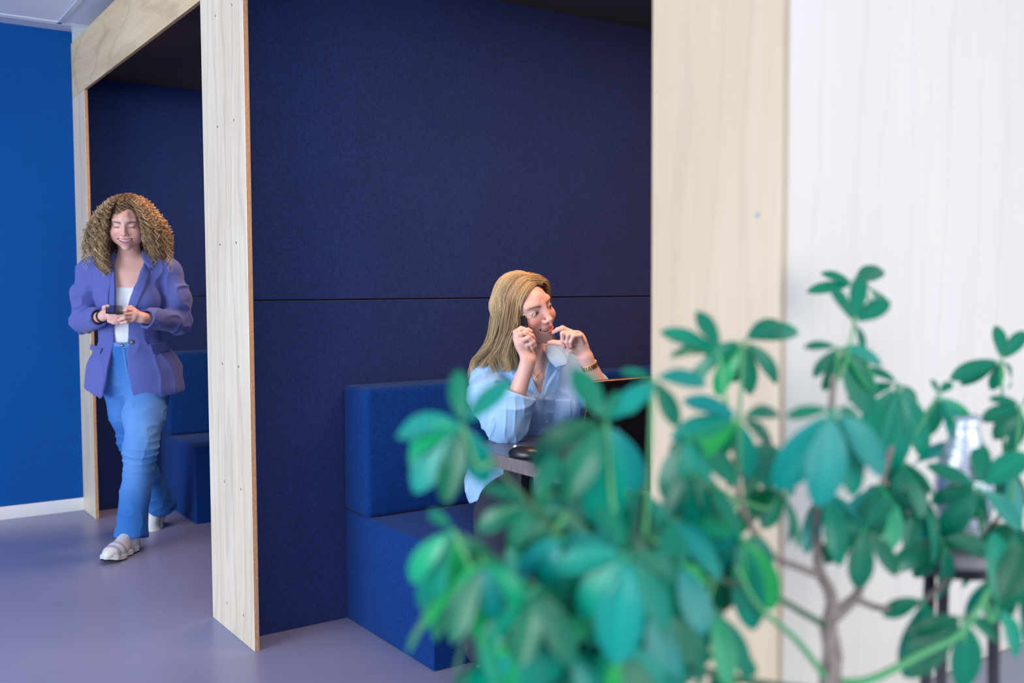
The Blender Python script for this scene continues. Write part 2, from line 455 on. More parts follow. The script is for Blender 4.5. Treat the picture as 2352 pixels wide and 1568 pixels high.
def surface(fn, lo, hi, s):
    """sparse surface nets: vertices and quads of fn(p)=0 inside the box lo..hi at step s"""
    lo = np.asarray(lo, float); hi = np.asarray(hi, float); B = 8
    nb = np.ceil((hi - lo) / (s * B)).astype(int)
    g = np.stack(np.meshgrid(*[np.arange(n) for n in nb], indexing='ij'), -1).reshape(-1, 3)
    cen = (lo + (g + 0.5) * s * B).astype(np.float32)
    d = np.concatenate([fn(cen[i:i + 200000]) for i in range(0, len(cen), 200000)])
    g = g[np.abs(d) < s * B * 1.15]
    loc = np.stack(np.meshgrid(*[np.arange(B + 1)] * 3, indexing='ij'), -1).reshape(-1, 3)
    vals = []
    for i in range(0, len(g), 400):
        idx = g[i:i + 400, None, :] * B + loc[None]
        vals.append(fn((lo + idx * s).astype(np.float32).reshape(-1, 3)).reshape(-1, B + 1, B + 1, B + 1))
    if not vals: return np.zeros((0, 3)), np.zeros((0, 4), int)
    V = np.concatenate(vals)
    keep = (V.min((1, 2, 3)) < 0) & (V.max((1, 2, 3)) > 0)
    V = V[keep]; g = g[keep]
    cs = np.zeros((len(V), B, B, B, 3)); cn = np.zeros((len(V), B, B, B))
    for ax in range(3):
        o = [a_ for a_ in range(3) if a_ != ax]
        sl0 = [slice(None)] * 4; sl1 = [slice(None)] * 4
        sl0[ax + 1] = slice(0, B); sl1[ax + 1] = slice(1, B + 1)
        v0, v1 = V[tuple(sl0)], V[tuple(sl1)]
        cr = (v0 < 0) != (v1 < 0)
        t = np.where(cr, v0 / np.where(cr, v0 - v1, 1), 0)
        for da in (0, 1):
            for db in (0, 1):
                sl = [slice(None)] * 4
                sl[o[0] + 1] = slice(da, B + da); sl[o[1] + 1] = slice(db, B + db)
                c_ = cr[tuple(sl)]; cn += c_
                cs[..., ax] += np.where(c_, t[tuple(sl)], 0)
                cs[..., o[0]] += c_ * da; cs[..., o[1]] += c_ * db
    act = cn > 0
    bi = np.argwhere(act)
    off = cs[act] / cn[act][:, None]
    cell = g[bi[:, 0]] * B + bi[:, 1:]
    verts = lo + (cell + off) * s
    dim = nb * B + 2
    key = lambda c_: (c_[:, 0] * dim[1] + c_[:, 1]) * dim[2] + c_[:, 2]
    k_ = key(cell); order = np.argsort(k_); ks = k_[order]
    quads = []
    for ax in range(3):
        o = [(ax + 1) % 3, (ax + 2) % 3]
        sl0 = [slice(None)] + [slice(0, B)] * 3; sl1 = list(sl0); sl1[ax + 1] = slice(1, B + 1)
        v0, v1 = V[tuple(sl0)], V[tuple(sl1)]
        cr = np.argwhere((v0 < 0) != (v1 < 0))
        if not len(cr): continue
        c_ = g[cr[:, 0]] * B + cr[:, 1:]
        neg = (v0 < 0)[tuple(cr.T)]
        ids = []
        ok = np.ones(len(c_), bool)
        for da, db in ((0, 0), (1, 0), (1, 1), (0, 1)):
            cc = c_.copy(); cc[:, o[0]] -= da; cc[:, o[1]] -= db
            kk = key(cc); pos = np.searchsorted(ks, kk); pos[pos >= len(ks)] = 0
            ok &= (ks[pos] == kk) & (cc.min(1) >= 0); ids.append(order[pos])
        qd = np.stack(ids, 1)
        qd[~neg] = qd[~neg][:, ::-1]
        quads.append(qd[ok])
    Fq = np.concatenate(quads)
    # one light relaxing pass
    nv = len(verts)
    for _ in range(1):
        acc = np.zeros((nv, 3)); cnt = np.zeros(nv)
        for a_ in range(4):
            i_, j_ = Fq[:, a_], Fq[:, (a_ + 1) % 4]
            np.add.at(acc, i_, verts[j_]); np.add.at(cnt, i_, 1)
            np.add.at(acc, j_, verts[i_]); np.add.at(cnt, j_, 1)
        cnt[cnt == 0] = 1
        verts = verts * 0.5 + acc / cnt[:, None] * 0.5
    return verts, Fq
def np_mesh(name, V, Fq, mat, parent=None, base=(0, 0, 0), col=None, smooth=True):
    """quad mesh from arrays in the level camera-aligned frame; parent carries the rotation"""
    V = np.asarray(V) - np.asarray(base)
    me = bpy.data.meshes.new(name)
    me.vertices.add(len(V)); me.vertices.foreach_set('co', V.astype(np.float32).ravel())
    n = Fq.shape[1]
    me.loops.add(len(Fq) * n); me.loops.foreach_set('vertex_index', Fq.astype(np.int32).ravel())
    me.polygons.add(len(Fq)); me.polygons.foreach_set('loop_start', np.arange(0, len(Fq) * n, n, dtype=np.int32))
    me.polygons.foreach_set('loop_total', np.full(len(Fq), n, np.int32))
    me.update(calc_edges=True); me.validate()
    if smooth: me.polygons.foreach_set('use_smooth', [True] * len(me.polygons))
    if mat: me.materials.append(mat)
    if col is not None:
        at = me.color_attributes.new('Col', 'FLOAT_COLOR', 'POINT')
        c4 = np.ones((len(V), 4), np.float32); c4[:, :3] = col; at.data.foreach_set('color', c4.ravel())
    o = bpy.data.objects.new(name, me); COL.objects.link(o)
    if parent: o.parent = parent
    return o
def cat(meshes):
    Vs, Fs, o = [], [], 0
    for v, f in meshes:
        Vs.append(v); Fs.append(f + o); o += len(v)
    return np.concatenate(Vs), np.concatenate(Fs)
def base_of(px_f_r):
    r, f = px_f_r
    return (r * cY + f * sY, -r * sY + f * cY, 0.0)
def push_out(C_, fn, margin, steps=3, eps=.002):
    sh = C_.shape; P_ = C_.reshape(-1, 3).astype(np.float32).copy(); m_ = np.broadcast_to(margin, sh[:2]).reshape(-1)
    for _ in range(steps):
        d = fn(P_); k = np.where(d < m_)[0]
        if not len(k): break
        q = P_[k]; g = np.stack([fn(q + A(*(eps * (i == j) for j in range(3)))) - d[k] for i in range(3)], -1)
        g /= np.linalg.norm(g, axis=-1, keepdims=True) + 1e-9
        P_[k] = q + g * (m_[k] - d[k])[:, None]
    return P_.reshape(sh).astype(float)
def strands(curves, rad, n=3, taper=0.35, flat=1.0):
    """many thin tubes; curves (K,S,3) -> verts, quads, strand index per vertex"""
    C_ = np.asarray(curves); K, S_, _ = C_.shape
    t = np.gradient(C_, axis=1); t /= np.linalg.norm(t, axis=-1, keepdims=True) + 1e-9
    ref = np.array([0.21, -0.93, 0.3])
    a = np.cross(t, ref); a /= np.linalg.norm(a, axis=-1, keepdims=True) + 1e-9
    b_ = np.cross(t, a)
    w = np.interp(np.linspace(0, 1, S_), [0, 0.08, 0.6, 1], [0.7, 1, 1, taper])[None, :, None] * np.asarray(rad).reshape(-1, 1, 1)
    V = np.stack([C_ + w * (math.cos(2 * math.pi * k / n) * a * flat + math.sin(2 * math.pi * k / n) * b_) for k in range(n)], 2)
    idx = np.arange(K * S_ * n).reshape(K, S_, n)
    nx = np.roll(idx, -1, 2)
    Fq = np.stack([idx[:, :-1], nx[:, :-1], nx[:, 1:], idx[:, 1:]], -1).reshape(-1, 4)
    return V.reshape(-1, 3), Fq, np.repeat(np.arange(K), S_ * n)

# ------------------------------------------------------------------ head
SKIN = np.array([0.80, 0.49, 0.41])
def head_frame(c, yaw, pitch, roll, scale=1.0):
    """columns of the matrix: local x (image right), y (out of the face), z (up)"""
    y, p, r = map(math.radians, (yaw, pitch, roll))
    f0 = np.array([math.sin(y), -math.cos(y), 0]); x = np.array([math.cos(y), math.sin(y), 0]); u0 = np.array([0, 0, 1.0])
    f = f0 * math.cos(p) - u0 * math.sin(p); u = u0 * math.cos(p) + f0 * math.sin(p)
    R = np.array([[math.cos(r), 0, -math.sin(r)], [0, 1, 0], [math.sin(r), 0, math.cos(r)]])
    return np.array(c, float), np.stack([R @ x, R @ f, R @ u], 1), scale
def to_local(p, H): return ((p - H[0].astype(np.float32)) @ (H[1] / H[2]).astype(np.float32)).astype(np.float32)
def to_world(q, H): return H[0] + H[2] * (np.asarray(q) @ H[1].T)
def head_sdf(q, gape=0.0055, lids=0.0042, full=0, mw=1.0):
    """q in head coordinates; gape = half height of the open mouth, lids = half height of eye opening"""
    x = np.abs(q[..., 0]); p = np.stack([x, q[..., 1], q[..., 2]], -1)
    d = ell(p, (0, -.020, .034), (.071, .090, .077))
    d = smin(d, ell(p, (0, .022, -.012), (.063, .068, .086)), .022)
    d = smin(d, ell(p, (0, .034, -.070), (.050, .047, .040)), .020)
    d = smin(d, ell(p, (.0, .072, -.099), (.017, .014, .014)), .022)             # chin
    d = smin(d, ell(p, (.052, .005, -.062), (.014, .034, .026)), .026)            # jaw angle
    d = smin(d, ell(p, (.041, .060, -.032), (.021, .021, .020)), .022)            # raised cheeks
    d = smin(d, cap(p, (.020, .079, .023), (.044, .067, .024), .006, .006), .022) # brow ridge
    d = smin(d, ell(p, (0, .072, .036), (.020, .014, .022)), .020)
    d = smax(d, -ell(p, (.032, .101, .001), (.016, .017, .011)), .014)            # sockets
    d = smin(d, ell(p, (.031, .0705, .0), (.0150, .0140, .0125)), .006)           # lids
    if full: d = smin(d, ell(p, (.041, .036, -.046), (.022, .034, .030)), .020)
    # nose
    d = smin(d, cap(p, (0, .0850, .022), (0, .1035, -.026), .0062, .0082), .011)
    d = smin(d, ell(p, (0, .1065, -.0300), (.0098, .0092, .0082)), .007)
    d = smin(d, ell(p, (.0120, .0960, -.0345), (.0068, .0090, .0062)), .006)
    d = smax(d, -ell(p, (.0066, .1000, -.0410), (.0034, .0050, .0036)), .003)
    # muzzle and mouth, bent round the teeth and up at the corners
    m = np.stack([x / mw, p[..., 1] + 9.0 * x * x, p[..., 2] - 8.5 * x * x / mw], -1)
    d = smin(d, ell(m, (0, .081, -.066), (.030, .016, .020)), .014)
    lip = smin(cap(m, (0, .0940, -.0590 + gape * .55), (.029, .0945, -.0635), .0040, .0020),
               cap(m, (0, .0940, -.0670 - gape * .75), (.029, .0945, -.0650), .0043, .0020), .002)
    d = smin(d, lip, .004)
    d = smax(d, -ell(m, (0, .094, -.0635), (.0275, .0190, max(gape, 0.0012))), .0022)
    d = smax(d, -cap(p, (.020, .094, -.044), (.036, .078, -.068), .0016, .0016), .010)  # smile fold
    if lids > 0.0015:
        e = np.stack([x, p[..., 1], p[..., 2] + 14 * (x - .031) ** 2 - 0.05 * (x - .031)], -1)
        d = smax(d, -ell(e, (.031, .089, -.0005), (.0135, .020, lids)), .0018)
    # ears
    d = smin(d, ell(p, (.075, -.010, -.008), (.006, .016, .029)), .008)
    return d
def head_color(q, brow=(0.16, 0.085, 0.05), lip=(0.62, 0.16, 0.16), lash=True, lids=0.0042, gape=0.0055, skin=SKIN, mw=1.0, bw=1.0):
    x = np.abs(q[..., 0]); y = q[..., 1]; z = q[..., 2]
    c = np.tile(skin, (len(q), 1)).astype(float)
    def blend(c, col, w): return c * (1 - w[:, None]) + np.asarray(col) * w[:, None]
    fr = y > 0.03
    c = blend(c, (0.78, 0.24, 0.20), 0.50 * np.exp(-(((x - .043) / .017) ** 2 + ((z + .030) / .016) ** 2)) * fr)
    c = blend(c, (0.74, 0.26, 0.20), 0.35 * np.exp(-((x / .010) ** 2 + ((z + .033) / .012) ** 2)) * fr)
    c = blend(c, (0.80, 0.32, 0.22), 0.30 * np.exp(-((x / .05) ** 2 + ((z - .065) / .03) ** 2)) * fr)
    # lips
    mz = z - 8.5 * x * x / mw; x0_ = x; x = x / mw
    up = -.0585 + gape * .55; lo = -.0675 - gape * .75
    t = np.clip(x / .029, 0, 1)
    zu = up * (1 - t) + -.0635 * t + .0045 * (1 - t) + .0012; zl = lo * (1 - t) + -.0650 * t - .0052 * (1 - t) - .001
    inl = 1 / (1 + np.exp(-(zu - mz) / .0005)) * 1 / (1 + np.exp(-(mz - zl) / .0005)) * (x < .0305) * (y > .055)
    c = blend(c, lip, 0.85 * inl)
    inner = (np.abs(mz + .0635) < gape * .8) & (y < .0900 - 9 * x * x) & (x < .027) & (y > .05)
    c[inner] = (0.25, 0.05, 0.05)
    x = x0_
    # brows
    zb = .0205 + .05 * (x - .014) - 6.5 * (x - .030) ** 2
    th = .0034 * bw * (1.15 - .6 * np.clip((x - .014) / .034, 0, 1))
    wb = np.exp(-((z - zb) / th) ** 2 * 1.2) * (1 / (1 + np.exp(-(x - .012) / .0012))) * (1 / (1 + np.exp((x - .051) / .0015))) * (y > .04)
    c = blend(c, brow, 0.88 * wb)
    # lash lines
    zc = -14 * (x - .031) ** 2 + .05 * (x - .031)
    inx = (np.abs(x - .031) < .0150) * np.clip((.0150 - np.abs(x - .031)) / .003, 0, 1) * (y > .05)
    wl_ = np.exp(-((z - (zc + lids * np.sqrt(np.clip(1 - ((x - .031) / .0145) ** 2, 0, 1)) + .0004)) / (.0016 if lids > 0 else .0023)) ** 2) * inx
    c = blend(c, (0.05, 0.03, 0.025), 0.92 * wl_)
    c = blend(c, (0.35, 0.16, 0.12), 0.55 * np.exp(-((z - (zc - lids - .0008)) / .0011) ** 2) * inx)
    c = blend(c, (0.46, 0.22, 0.17), 0.45 * np.exp(-((z - (zc + lids + .0052)) / .0010) ** 2) * inx)
    return c
M['skin'] = vcol('skin', rough=0.42, spec=0.4, sss=0.12, bmp=(700, 0.06))
M['hair'] = vcol('hair', rough=0.42, spec=0.5)
M['eye'] = vcol('eye', rough=0.12, spec=0.6)
M['teeth'] = plain('teeth', (0.86, 0.84, 0.80), 0.2)
def eyeball(H, sx, gaze, root, base, iris=(0.16, 0.10, 0.06), r=0.0122):
    bm = bmesh.new(); bmesh.ops.create_uvsphere(bm, u_segments=28, v_segments=20, radius=1.0)
    V = np.array([v.co[:] for v in bm.verts]); Fc = [[v.index for v in f.verts] for f in bm.faces]; bm.free()
    g = np.array(gaze, float); g /= np.linalg.norm(g)
    dt = V @ g
    col = np.where((dt > .972)[:, None], (0.01, 0.01, 0.01), np.where((dt > .855)[:, None], iris, (0.80, 0.78, 0.76)))
    cw = to_world((sx * .031, .0722, -.0003), H)
    W_ = cw + (V * r * H[2]) @ H[1].T
    me = bpy.data.meshes.new('eye'); me.from_pydata([tuple(v) for v in (W_ - np.asarray(base))], [], Fc)
    me.polygons.foreach_set('use_smooth', [True] * len(me.polygons)); me.materials.append(M['eye'])
    at = me.color_attributes.new('Col', 'FLOAT_COLOR', 'POINT'); c4 = np.ones((len(V), 4), np.float32); c4[:, :3] = col
    at.data.foreach_set('color', c4.ravel())
    o = bpy.data.objects.new('eye', me); COL.objects.link(o); o.parent = root
    return o
def teeth(H, root, base, z0=-.0625, hh=.0042, n=8, step=.0060):
    ps = []
    for i in range(n):
        xc = (i - (n - 1) / 2) * step
        w = step * .54; hz = hh * (1 - .55 * (abs(i - (n - 1) / 2) / ((n - 1) / 2)) ** 2)
        y = .0885 - 9 * xc * xc; z = z0 + 8.0 * xc * xc
        bm = bmesh.new(); bmesh.ops.create_cube(bm, size=1)
        bmesh.ops.bevel(bm, geom=list(bm.edges), offset=.13, segments=2, affect='EDGES')
        v = np.array([q.co[:] for q in bm.verts]) * (2 * w, .004, 2 * hz) + (xc, y, z)
        f = [[q.index for q in fc.verts] for fc in bm.faces]; bm.free()
        ps.append((v, f))
    V, Fc = join_parts(ps)
    V = to_world(np.array(V), H) - np.asarray(base)
    return obj_from('teeth', V, Fc, M['teeth'], root, smooth=True)

Q0 = Q
# ================================================================== SEATED WOMAN
def seated_woman():
    def Q(px, py, f): return Q0(px, py, f - .12)
    H = head_frame((0.0473 * 3.40 / 3.52, 3.40, 1.25 + (1.1787 - 1.25) * 3.40 / 3.52), 37, 20.5, 25.4, 1.073)
    base = np.array([Q(1240, 900, 3.6)[0], 3.50, 0.0])
    root_loc = base_of((base[0], base[1]))
    neck_b = Q(1222, 850, 3.60); neck_t = to_world((0, -.022, -.065), H)
    chest = Q(1228, 905, 3.62); belly = Q(1222, 1010, 3.68); hip = Q(1222, 1110, 3.74)
    shR = Q(1132, 862, 3.62); shL = Q(1312, 864, 3.70)
    elR = Q(1163, 975, 3.40); wrR = Q(1214, 828, 3.40)
    elL = Q(1398, 935, 3.46); wrL = Q(1346, 822, 3.42)
    px = 3.42 / 2270
    # ---- hands: palm and fingers as chains of joints (pixel, level distance, radius)
    def hand_right(p):
        d = flatcap(p, Q(1212, 818, 3.400), Q(1201, 790, 3.405), .024, .029, (0.75, -1, .1), .55)
        d = smin(d, flatcap(p, Q(1203, 800, 3.405), Q(1192, 776, 3.41), .022, .024, (0.75, -1, .1), .55), .012)
        F = [  # index behind, middle with ring, ring finger, little finger
            ([(1189, 776, 3.425), (1184, 763, 3.432), (1197, 754, 3.425), (1212, 757, 3.418), (1220, 761, 3.415)], [.0095, .0090, .0080, .0072, .0062]),
            ([(1195, 784, 3.405), (1191, 769, 3.398), (1208, 763, 3.395), (1222, 771, 3.400), (1227, 778, 3.404)], [.0098, .0092, .0082, .0073, .0062]),
            ([(1203, 794, 3.395), (1202, 781, 3.384), (1214, 775, 3.380), (1225, 785, 3.386), (1229, 794, 3.392)], [.0095, .0088, .0078, .0070, .0060]),
            ([(1209, 802, 3.400), (1211, 792, 3.388), (1219, 790, 3.385), (1224, 798, 3.392)], [.0082, .0076, .0068, .0058]),
            ([(1207, 812, 3.420), (1197, 796, 3.445), (1193, 776, 3.452), (1192, 762, 3.452)], [.0120, .0110, .0092, .0075]),
        ]
        for pts, rr in F:
            e = polycap(p, [Q(*a_) for a_ in pts], rr, .004)
            d = smin(d, e, .0045)
        return d
    def hand_left(p):
        d = flatcap(p, Q(1343, 818, 3.420), Q(1328, 788, 3.415), .024, .030, (-0.35, -1, .15), .55)
        d = smin(d, flatcap(p, Q(1332, 800, 3.42), Q(1324, 776, 3.415), .024, .026, (-.35, -1, .15), .55), .012)
        F = [
            ([(1324, 775, 3.418), (1312, 763, 3.418), (1292, 753, 3.415), (1280, 757, 3.425), (1271, 763, 3.432)], [.0105, .0095, .0084, .0074, .0064]),
            ([(1328, 777, 3.405), (1312, 764, 3.395), (1292, 766, 3.385), (1292, 784, 3.390), (1296, 796, 3.395)], [.0105, .0096, .0084, .0074, .0062]),
            ([(1333, 779, 3.398), (1322, 765, 3.385), (1305, 770, 3.372), (1302, 786, 3.378), (1306, 798, 3.385)], [.0100, .0094, .0082, .0073, .0062]),
            ([(1338, 785, 3.400), (1332, 771, 3.385), (1317, 773, 3.370), (1311, 785, 3.374), (1312, 796, 3.382)], [.0090, .0085, .0074, .0066, .0057]),
            ([(1334, 808, 3.415), (1312, 802, 3.405), (1290, 788, 3.418), (1270, 786, 3.425), (1261, 787, 3.43)], [.0135, .0125, .0108, .0088, .0068]),
        ]
        for pts, rr in F:
            e = polycap(p, [Q(*a_) for a_ in pts], rr, .004)
            d = smin(d, e, .0045)
        return d
    def arms(p, g=0.0):
        d = cap(p, elR, wrR, .037 + g, .0235 + g)
        d = smin(d, flatcap(p, Q(1209, 842, 3.4), Q(1213, 820, 3.40), .0235 + g, .0235 + g, (0.75, -1, .1), .75), .012)
        e = cap(p, elL, wrL, .037 + g, .0235 + g)
        return d, e
    def neck(p):
        d = cap(p, neck_t, neck_b, .047, .050)
        # tendons and collarbones
        d = smin(d, cap(p, to_world((.045, 0, -.06), H), Q(1236, 858, 3.53), .012, .010), .018)
        d = smin(d, cap(p, Q(1180, 862, 3.57), Q(1230, 868, 3.52), .008, .009), .02)
        d = smin(d, cap(p, Q(1244, 866, 3.52), Q(1300, 860, 3.60), .009, .008), .02)
        return d
    def torso(p):
        d = ell(p, chest, (.155, .105, .19))
        d = smin(d, cap(p, shR, shL, .058, .056), .07)
        d = smin(d, ell(p, Q(1208, 935, 3.55), (.062, .058, .062)), .03)
        d = smin(d, ell(p, Q(1278, 935, 3.58), (.060, .058, .062)), .03)
        d = smin(d, ell(p, belly, (.135, .10, .17)), .06)
        d = smin(d, ell(p, hip, (.185, .15, .13)), .06)
        d = smin(d, cap(p, Q(1190, 850, 3.62), Q(1260, 852, 3.64), .055, .055), .05)
        return d
    def skin_top(p):
        q = to_local(p, H)
        d = head_sdf(q, gape=.0050, lids=.0035) * H[2]
        d = smin(d, neck(p), .016)
        d = smin(d, torso(p), .03)
        hr, hl = hand_right(p), hand_left(p)
        a, b_ = arms(p)
        d = np.minimum(d, smin(a, hr, .014)); d = np.minimum(d, smin(b_, hl, .014))
        return d
    def legs(p):
        kR = np.array([Q(1150, 1100, 3.25)[0], 3.14, .52]); kL = np.array([Q(1290, 1100, 3.3)[0], 3.18, .53])
        aR = Q(1128, 1515, 3.16); aR[2] = .11; aL = Q(1180, 1500, 3.26); aL[2] = .11
        d = polycap(p, [hip + (-.085, 0, -.03), kR, aR], [.088, .060, .042], .03)
        d = smin(d, polycap(p, [hip + (.085, 0, -.03), kL, aL], [.088, .060, .042], .03), .02)
        return d, kR, kL, aR, aL
    # body in two steps of fineness, joined in one mesh
    lo = Q(1060, 1010, 3.9) - (.02, .9, 0); hi = Q(1430, 610, 3.9) + (.05, .05, .05)
    lo[1], hi[1] = 3.28, 3.78
    v1, f1 = surface(skin_top, (lo[0], 3.14, .80), (hi[0], 3.68, 1.36), .0017)
    lowfn = lambda p: np.minimum(smin(torso(p), legs(p)[0], .05), np.minimum(*arms(p)))
    lowcut = lambda p: smax(lowfn(p), p[..., 2] - .81, .004)
    v2, f2 = surface(lowcut, (lo[0] - .1, 2.8, .08), (hi[0] + .1, 3.85, .83), .008)
    # colours
    col1 = np.tile(SKIN, (len(v1), 1))
    q1 = to_local(v1.astype(np.float32), H)
    face = (np.abs(q1[:, 0]) < .08) & (q1[:, 2] > -.13) & (np.linalg.norm(q1 - (0, 0, 0), axis=1) < .16) & (q1[:, 1] > .02)
    hd = head_sdf(q1, gape=.0050, lids=.0035)
    face &= hd < .004
    col1[face] = head_color(q1[face].astype(float), lids=.0035, gape=.0050)
    # nails and rosier knuckles on the fingers
    def spots(pts, rad, colr, w):
        for a_ in pts:
            dd = np.linalg.norm(v1 - Q(*a_), axis=1)
            k = (w * np.exp(-(dd / rad) ** 2))[:, None]
            col1[:] = col1 * (1 - k) + np.array(colr) * k
    spots([(1221, 762, 3.408), (1228, 779, 3.398), (1230, 796, 3.385), (1271, 762, 3.425), (1297, 799, 3.388), (1306, 800, 3.378), (1312, 797, 3.376)], .0055, (.78, .30, .30), .7)
    V, Fq = cat([(v1, f1), (v2, f2)])
    col = np.concatenate([col1, np.tile(SKIN, (len(v2), 1))])
    body = np_mesh('person', V, Fq, M['skin'], None, base, col)
    body.location = root_loc; body.rotation_euler = (0, 0, -YAW)
    tag(body, 'seated woman in a light blue shirt, phone at her ear, hand at her chin', 'person', 'people')
    root = body
    for sx in (-1, 1): eyeball(H, sx, (.30, .94, -.05), root, base)
    teeth(H, root, base)
    # ---- shirt
    zz = lambda y: Q(1240, y, 3.50)[2]
    xx = lambda x_: Q(x_, 860, 3.50)[0]
    NL = [(1010, 1263, -20), (960, 1254, -20), (912, 1243, -4), (905, 1241, 1), (893, 1239, 6), (868, 1237, 13), (847, 1235, 20), (825, 1232, 30), (800, 1230, 44)]
    zs_ = [zz(t_[0]) for t_ in NL]; ms_ = [xx(t_[1]) for t_ in NL]; ws_ = [t_[2] * 3.4 / 2270 for t_ in NL]
    mid = lambda z: np.interp(z, zs_, ms_)
    wid = lambda z: np.interp(z, zs_, ws_)
    sh_cR, sh_cL = (elR * .45 + wrR * .55), (elL * .55 + wrL * .45)
    def folds(p):
        wp = p + np.stack([vnoise(p, (7, 7, 7)), vnoise(p + 5, (7, 7, 7)), vnoise(p + 9, (7, 7, 7))], -1) * .03
        n = vnoise(wp, (13, 10, 8)) * .0050
        r1 = 1 - np.abs(vnoise(wp + 7.7, (17, 13, 6))); r2 = 1 - np.abs(vnoise(wp + 2.2, (34, 26, 15)))
        return n - (r1 ** 4) * .0085 - (r2 ** 4) * .0040 + .003
    cuffR = elR * .50 + wrR * .50; cuffL = elL * .66 + wrL * .34
    def sleeveR(p):
        d = polycap(p, [shR + (0, 0, -.01), (shR + elR) / 2 + (-.030, .01, .004), elR + (-.006, 0, .002)], [.066, .074, .066], .03)
        d = smin(d, cap(p, elR, cuffR, .064, .058), .02)
        return d
    def sleeveL(p):
        d = polycap(p, [shL + (0, 0, -.01), (shL + elL) / 2 + (.02, .01, 0), elL], [.062, .058, .048], .03)
        d = smin(d, cap(p, elL, cuffL, .048, .046), .02)
        return d
    def shirt(p):
        d = torso(p) - .017
        d = smin(d, ell(p, hip + (0, -.02, .03), (.195, .19, .14)), .05)
        d = smin(d, ell(p, Q(1122, 1115, 3.66), (.085, .16, .12)), .05)
        d = smin(d, sleeveR(p), .022); d = smin(d, sleeveL(p), .022)
        d = d + np.clip(folds(p), -.015, .010)
        # the hollow inside
        inner = torso(p) - .0015
        inner = np.minimum(inner, cap(p, elR, wrR, .040, .040)); inner = np.minimum(inner, cap(p, elL, wrL, .040, .040))
        z = p[..., 2]
        dd = smax(d, -inner, .002)
        # cuffs end across the forearm
        for el_, cf in ((elR, cuffR), (elL, cuffL)):
            ax = (cf - el_) / np.linalg.norm(cf - el_)
            pl = (p - cf.astype(np.float32)) @ ax.astype(np.float32)
            near = np.linalg.norm(p - cf.astype(np.float32), axis=-1) - .105
            dd = smax(dd, np.minimum(pl, -near) if False else -smax(-pl, near, .002), .002)
        # neck opening, buttoned below
        fm = np.abs(p[..., 0] - mid(z)) - wid(z)
        op = np.maximum(fm, p[..., 1] - 3.52)
        dd = smax(dd, -op, .002)
        dd = smax(dd, -cap(p, neck_t, neck_b + (0, 0, .015), .066, .066), .004)
        # wavy hem on the seat
        hem = np.interp(p[..., 0], [Q(1066, 1100, 3.6)[0], Q(1095, 1100, 3.6)[0], Q(1150, 1100, 3.6)[0], Q(1235, 1100, 3.6)[0], Q(1300, 1100, 3.6)[0]], [.478, .512, .520, .560, .52]) + .006 * np.sin(p[..., 0] * 31 + p[..., 1] * 17)
        return smax(dd, hem - z, .003)
    v, f = surface(shirt, (lo[0] - .06, 3.08, .42), (hi[0] + .06, 3.88, 1.10), .0030)
    base_c = np.array([0.34, 0.60, 0.95])
    tone = vnoise(v.astype(np.float32), (60, 60, 14)) * .03
    scol = base_c[None] * (1 + tone[:, None])
    s = np_mesh('shirt', v, f, M['linen'], root, base, scol)
    # collar leaves, placket, pocket, buttons, rolled cuffs
    def sheet(name, rows, mat, thick=.003, parent=None, sub=5):
        """a thin cloth sheet through rows of points"""
        R_ = np.array([spline(r, 14) for r in rows])
        R_ = np.array([spline(R_[:, i], sub * (len(rows) - 1) + 1) for i in range(R_.shape[1])]).transpose(1, 0, 2)
        a_, b_ = R_.shape[:2]
        nrm = np.cross(np.gradient(R_, axis=0), np.gradient(R_, axis=1)); nrm /= np.linalg.norm(nrm, axis=-1, keepdims=True) + 1e-9
        wob = vnoise(R_.astype(np.float32), (40, 40, 40))[..., None] * .0015 * nrm
        T_ = (R_ + nrm * thick / 2 + wob).reshape(-1, 3); U_ = (R_ - nrm * thick / 2 + wob).reshape(-1, 3)
        idx = np.arange(a_ * b_).reshape(a_, b_); o = a_ * b_
        q_ = np.stack([idx[:-1, :-1], idx[1:, :-1], idx[1:, 1:], idx[:-1, 1:]], -1).reshape(-1, 4)
        rim = np.concatenate([idx[0, :], idx[1:, -1], idx[-1, -2::-1], idx[-2:0:-1, 0]])
        rq = np.stack([rim, np.roll(rim, -1), np.roll(rim, -1) + o, rim + o], -1)
        Fq_ = np.concatenate([q_, q_[:, ::-1] + o, rq])
        o_ = np_mesh(name, np.concatenate([T_, U_]), Fq_, mat, parent, base, np.tile(base_c * 1.0, (2 * a_ * b_, 1)))
        return o_
    seated_woman.sheet = sheet
    c1 = sheet('collar', [[Q(1168, 815, 3.57), Q(1190, 830, 3.52), Q(1203, 842, 3.49), Q(1203, 846, 3.485)],
                          [Q(1160, 828, 3.585), Q(1180, 848, 3.53), Q(1195, 860, 3.49), Q(1202, 853, 3.480)],
                          [Q(1152, 836, 3.59), Q(1170, 858, 3.535), Q(1184, 870, 3.50), Q(1200, 862, 3.475)]], M['linen'], parent=s)
    c2 = sheet('collar', [[Q(1253, 793, 3.55), Q(1254, 812, 3.50), Q(1262, 830, 3.475), Q(1277, 845, 3.455)],
                          [Q(1270, 790, 3.56), Q(1277, 808, 3.51), Q(1283, 824, 3.48), Q(1284, 842, 3.455)],
                          [Q(1284, 798, 3.58), Q(1296, 812, 3.53), Q(1304, 826, 3.50), Q(1300, 838, 3.47)]], M['linen'], parent=s)
    c3 = sheet('placket', [[Q(1277, 846, 3.462), Q(1256, 880, 3.455), Q(1245, 908, 3.452)],
                           [Q(1284, 850, 3.462), Q(1262, 884, 3.452), Q(1252, 912, 3.449)]], M['linen'], parent=s)
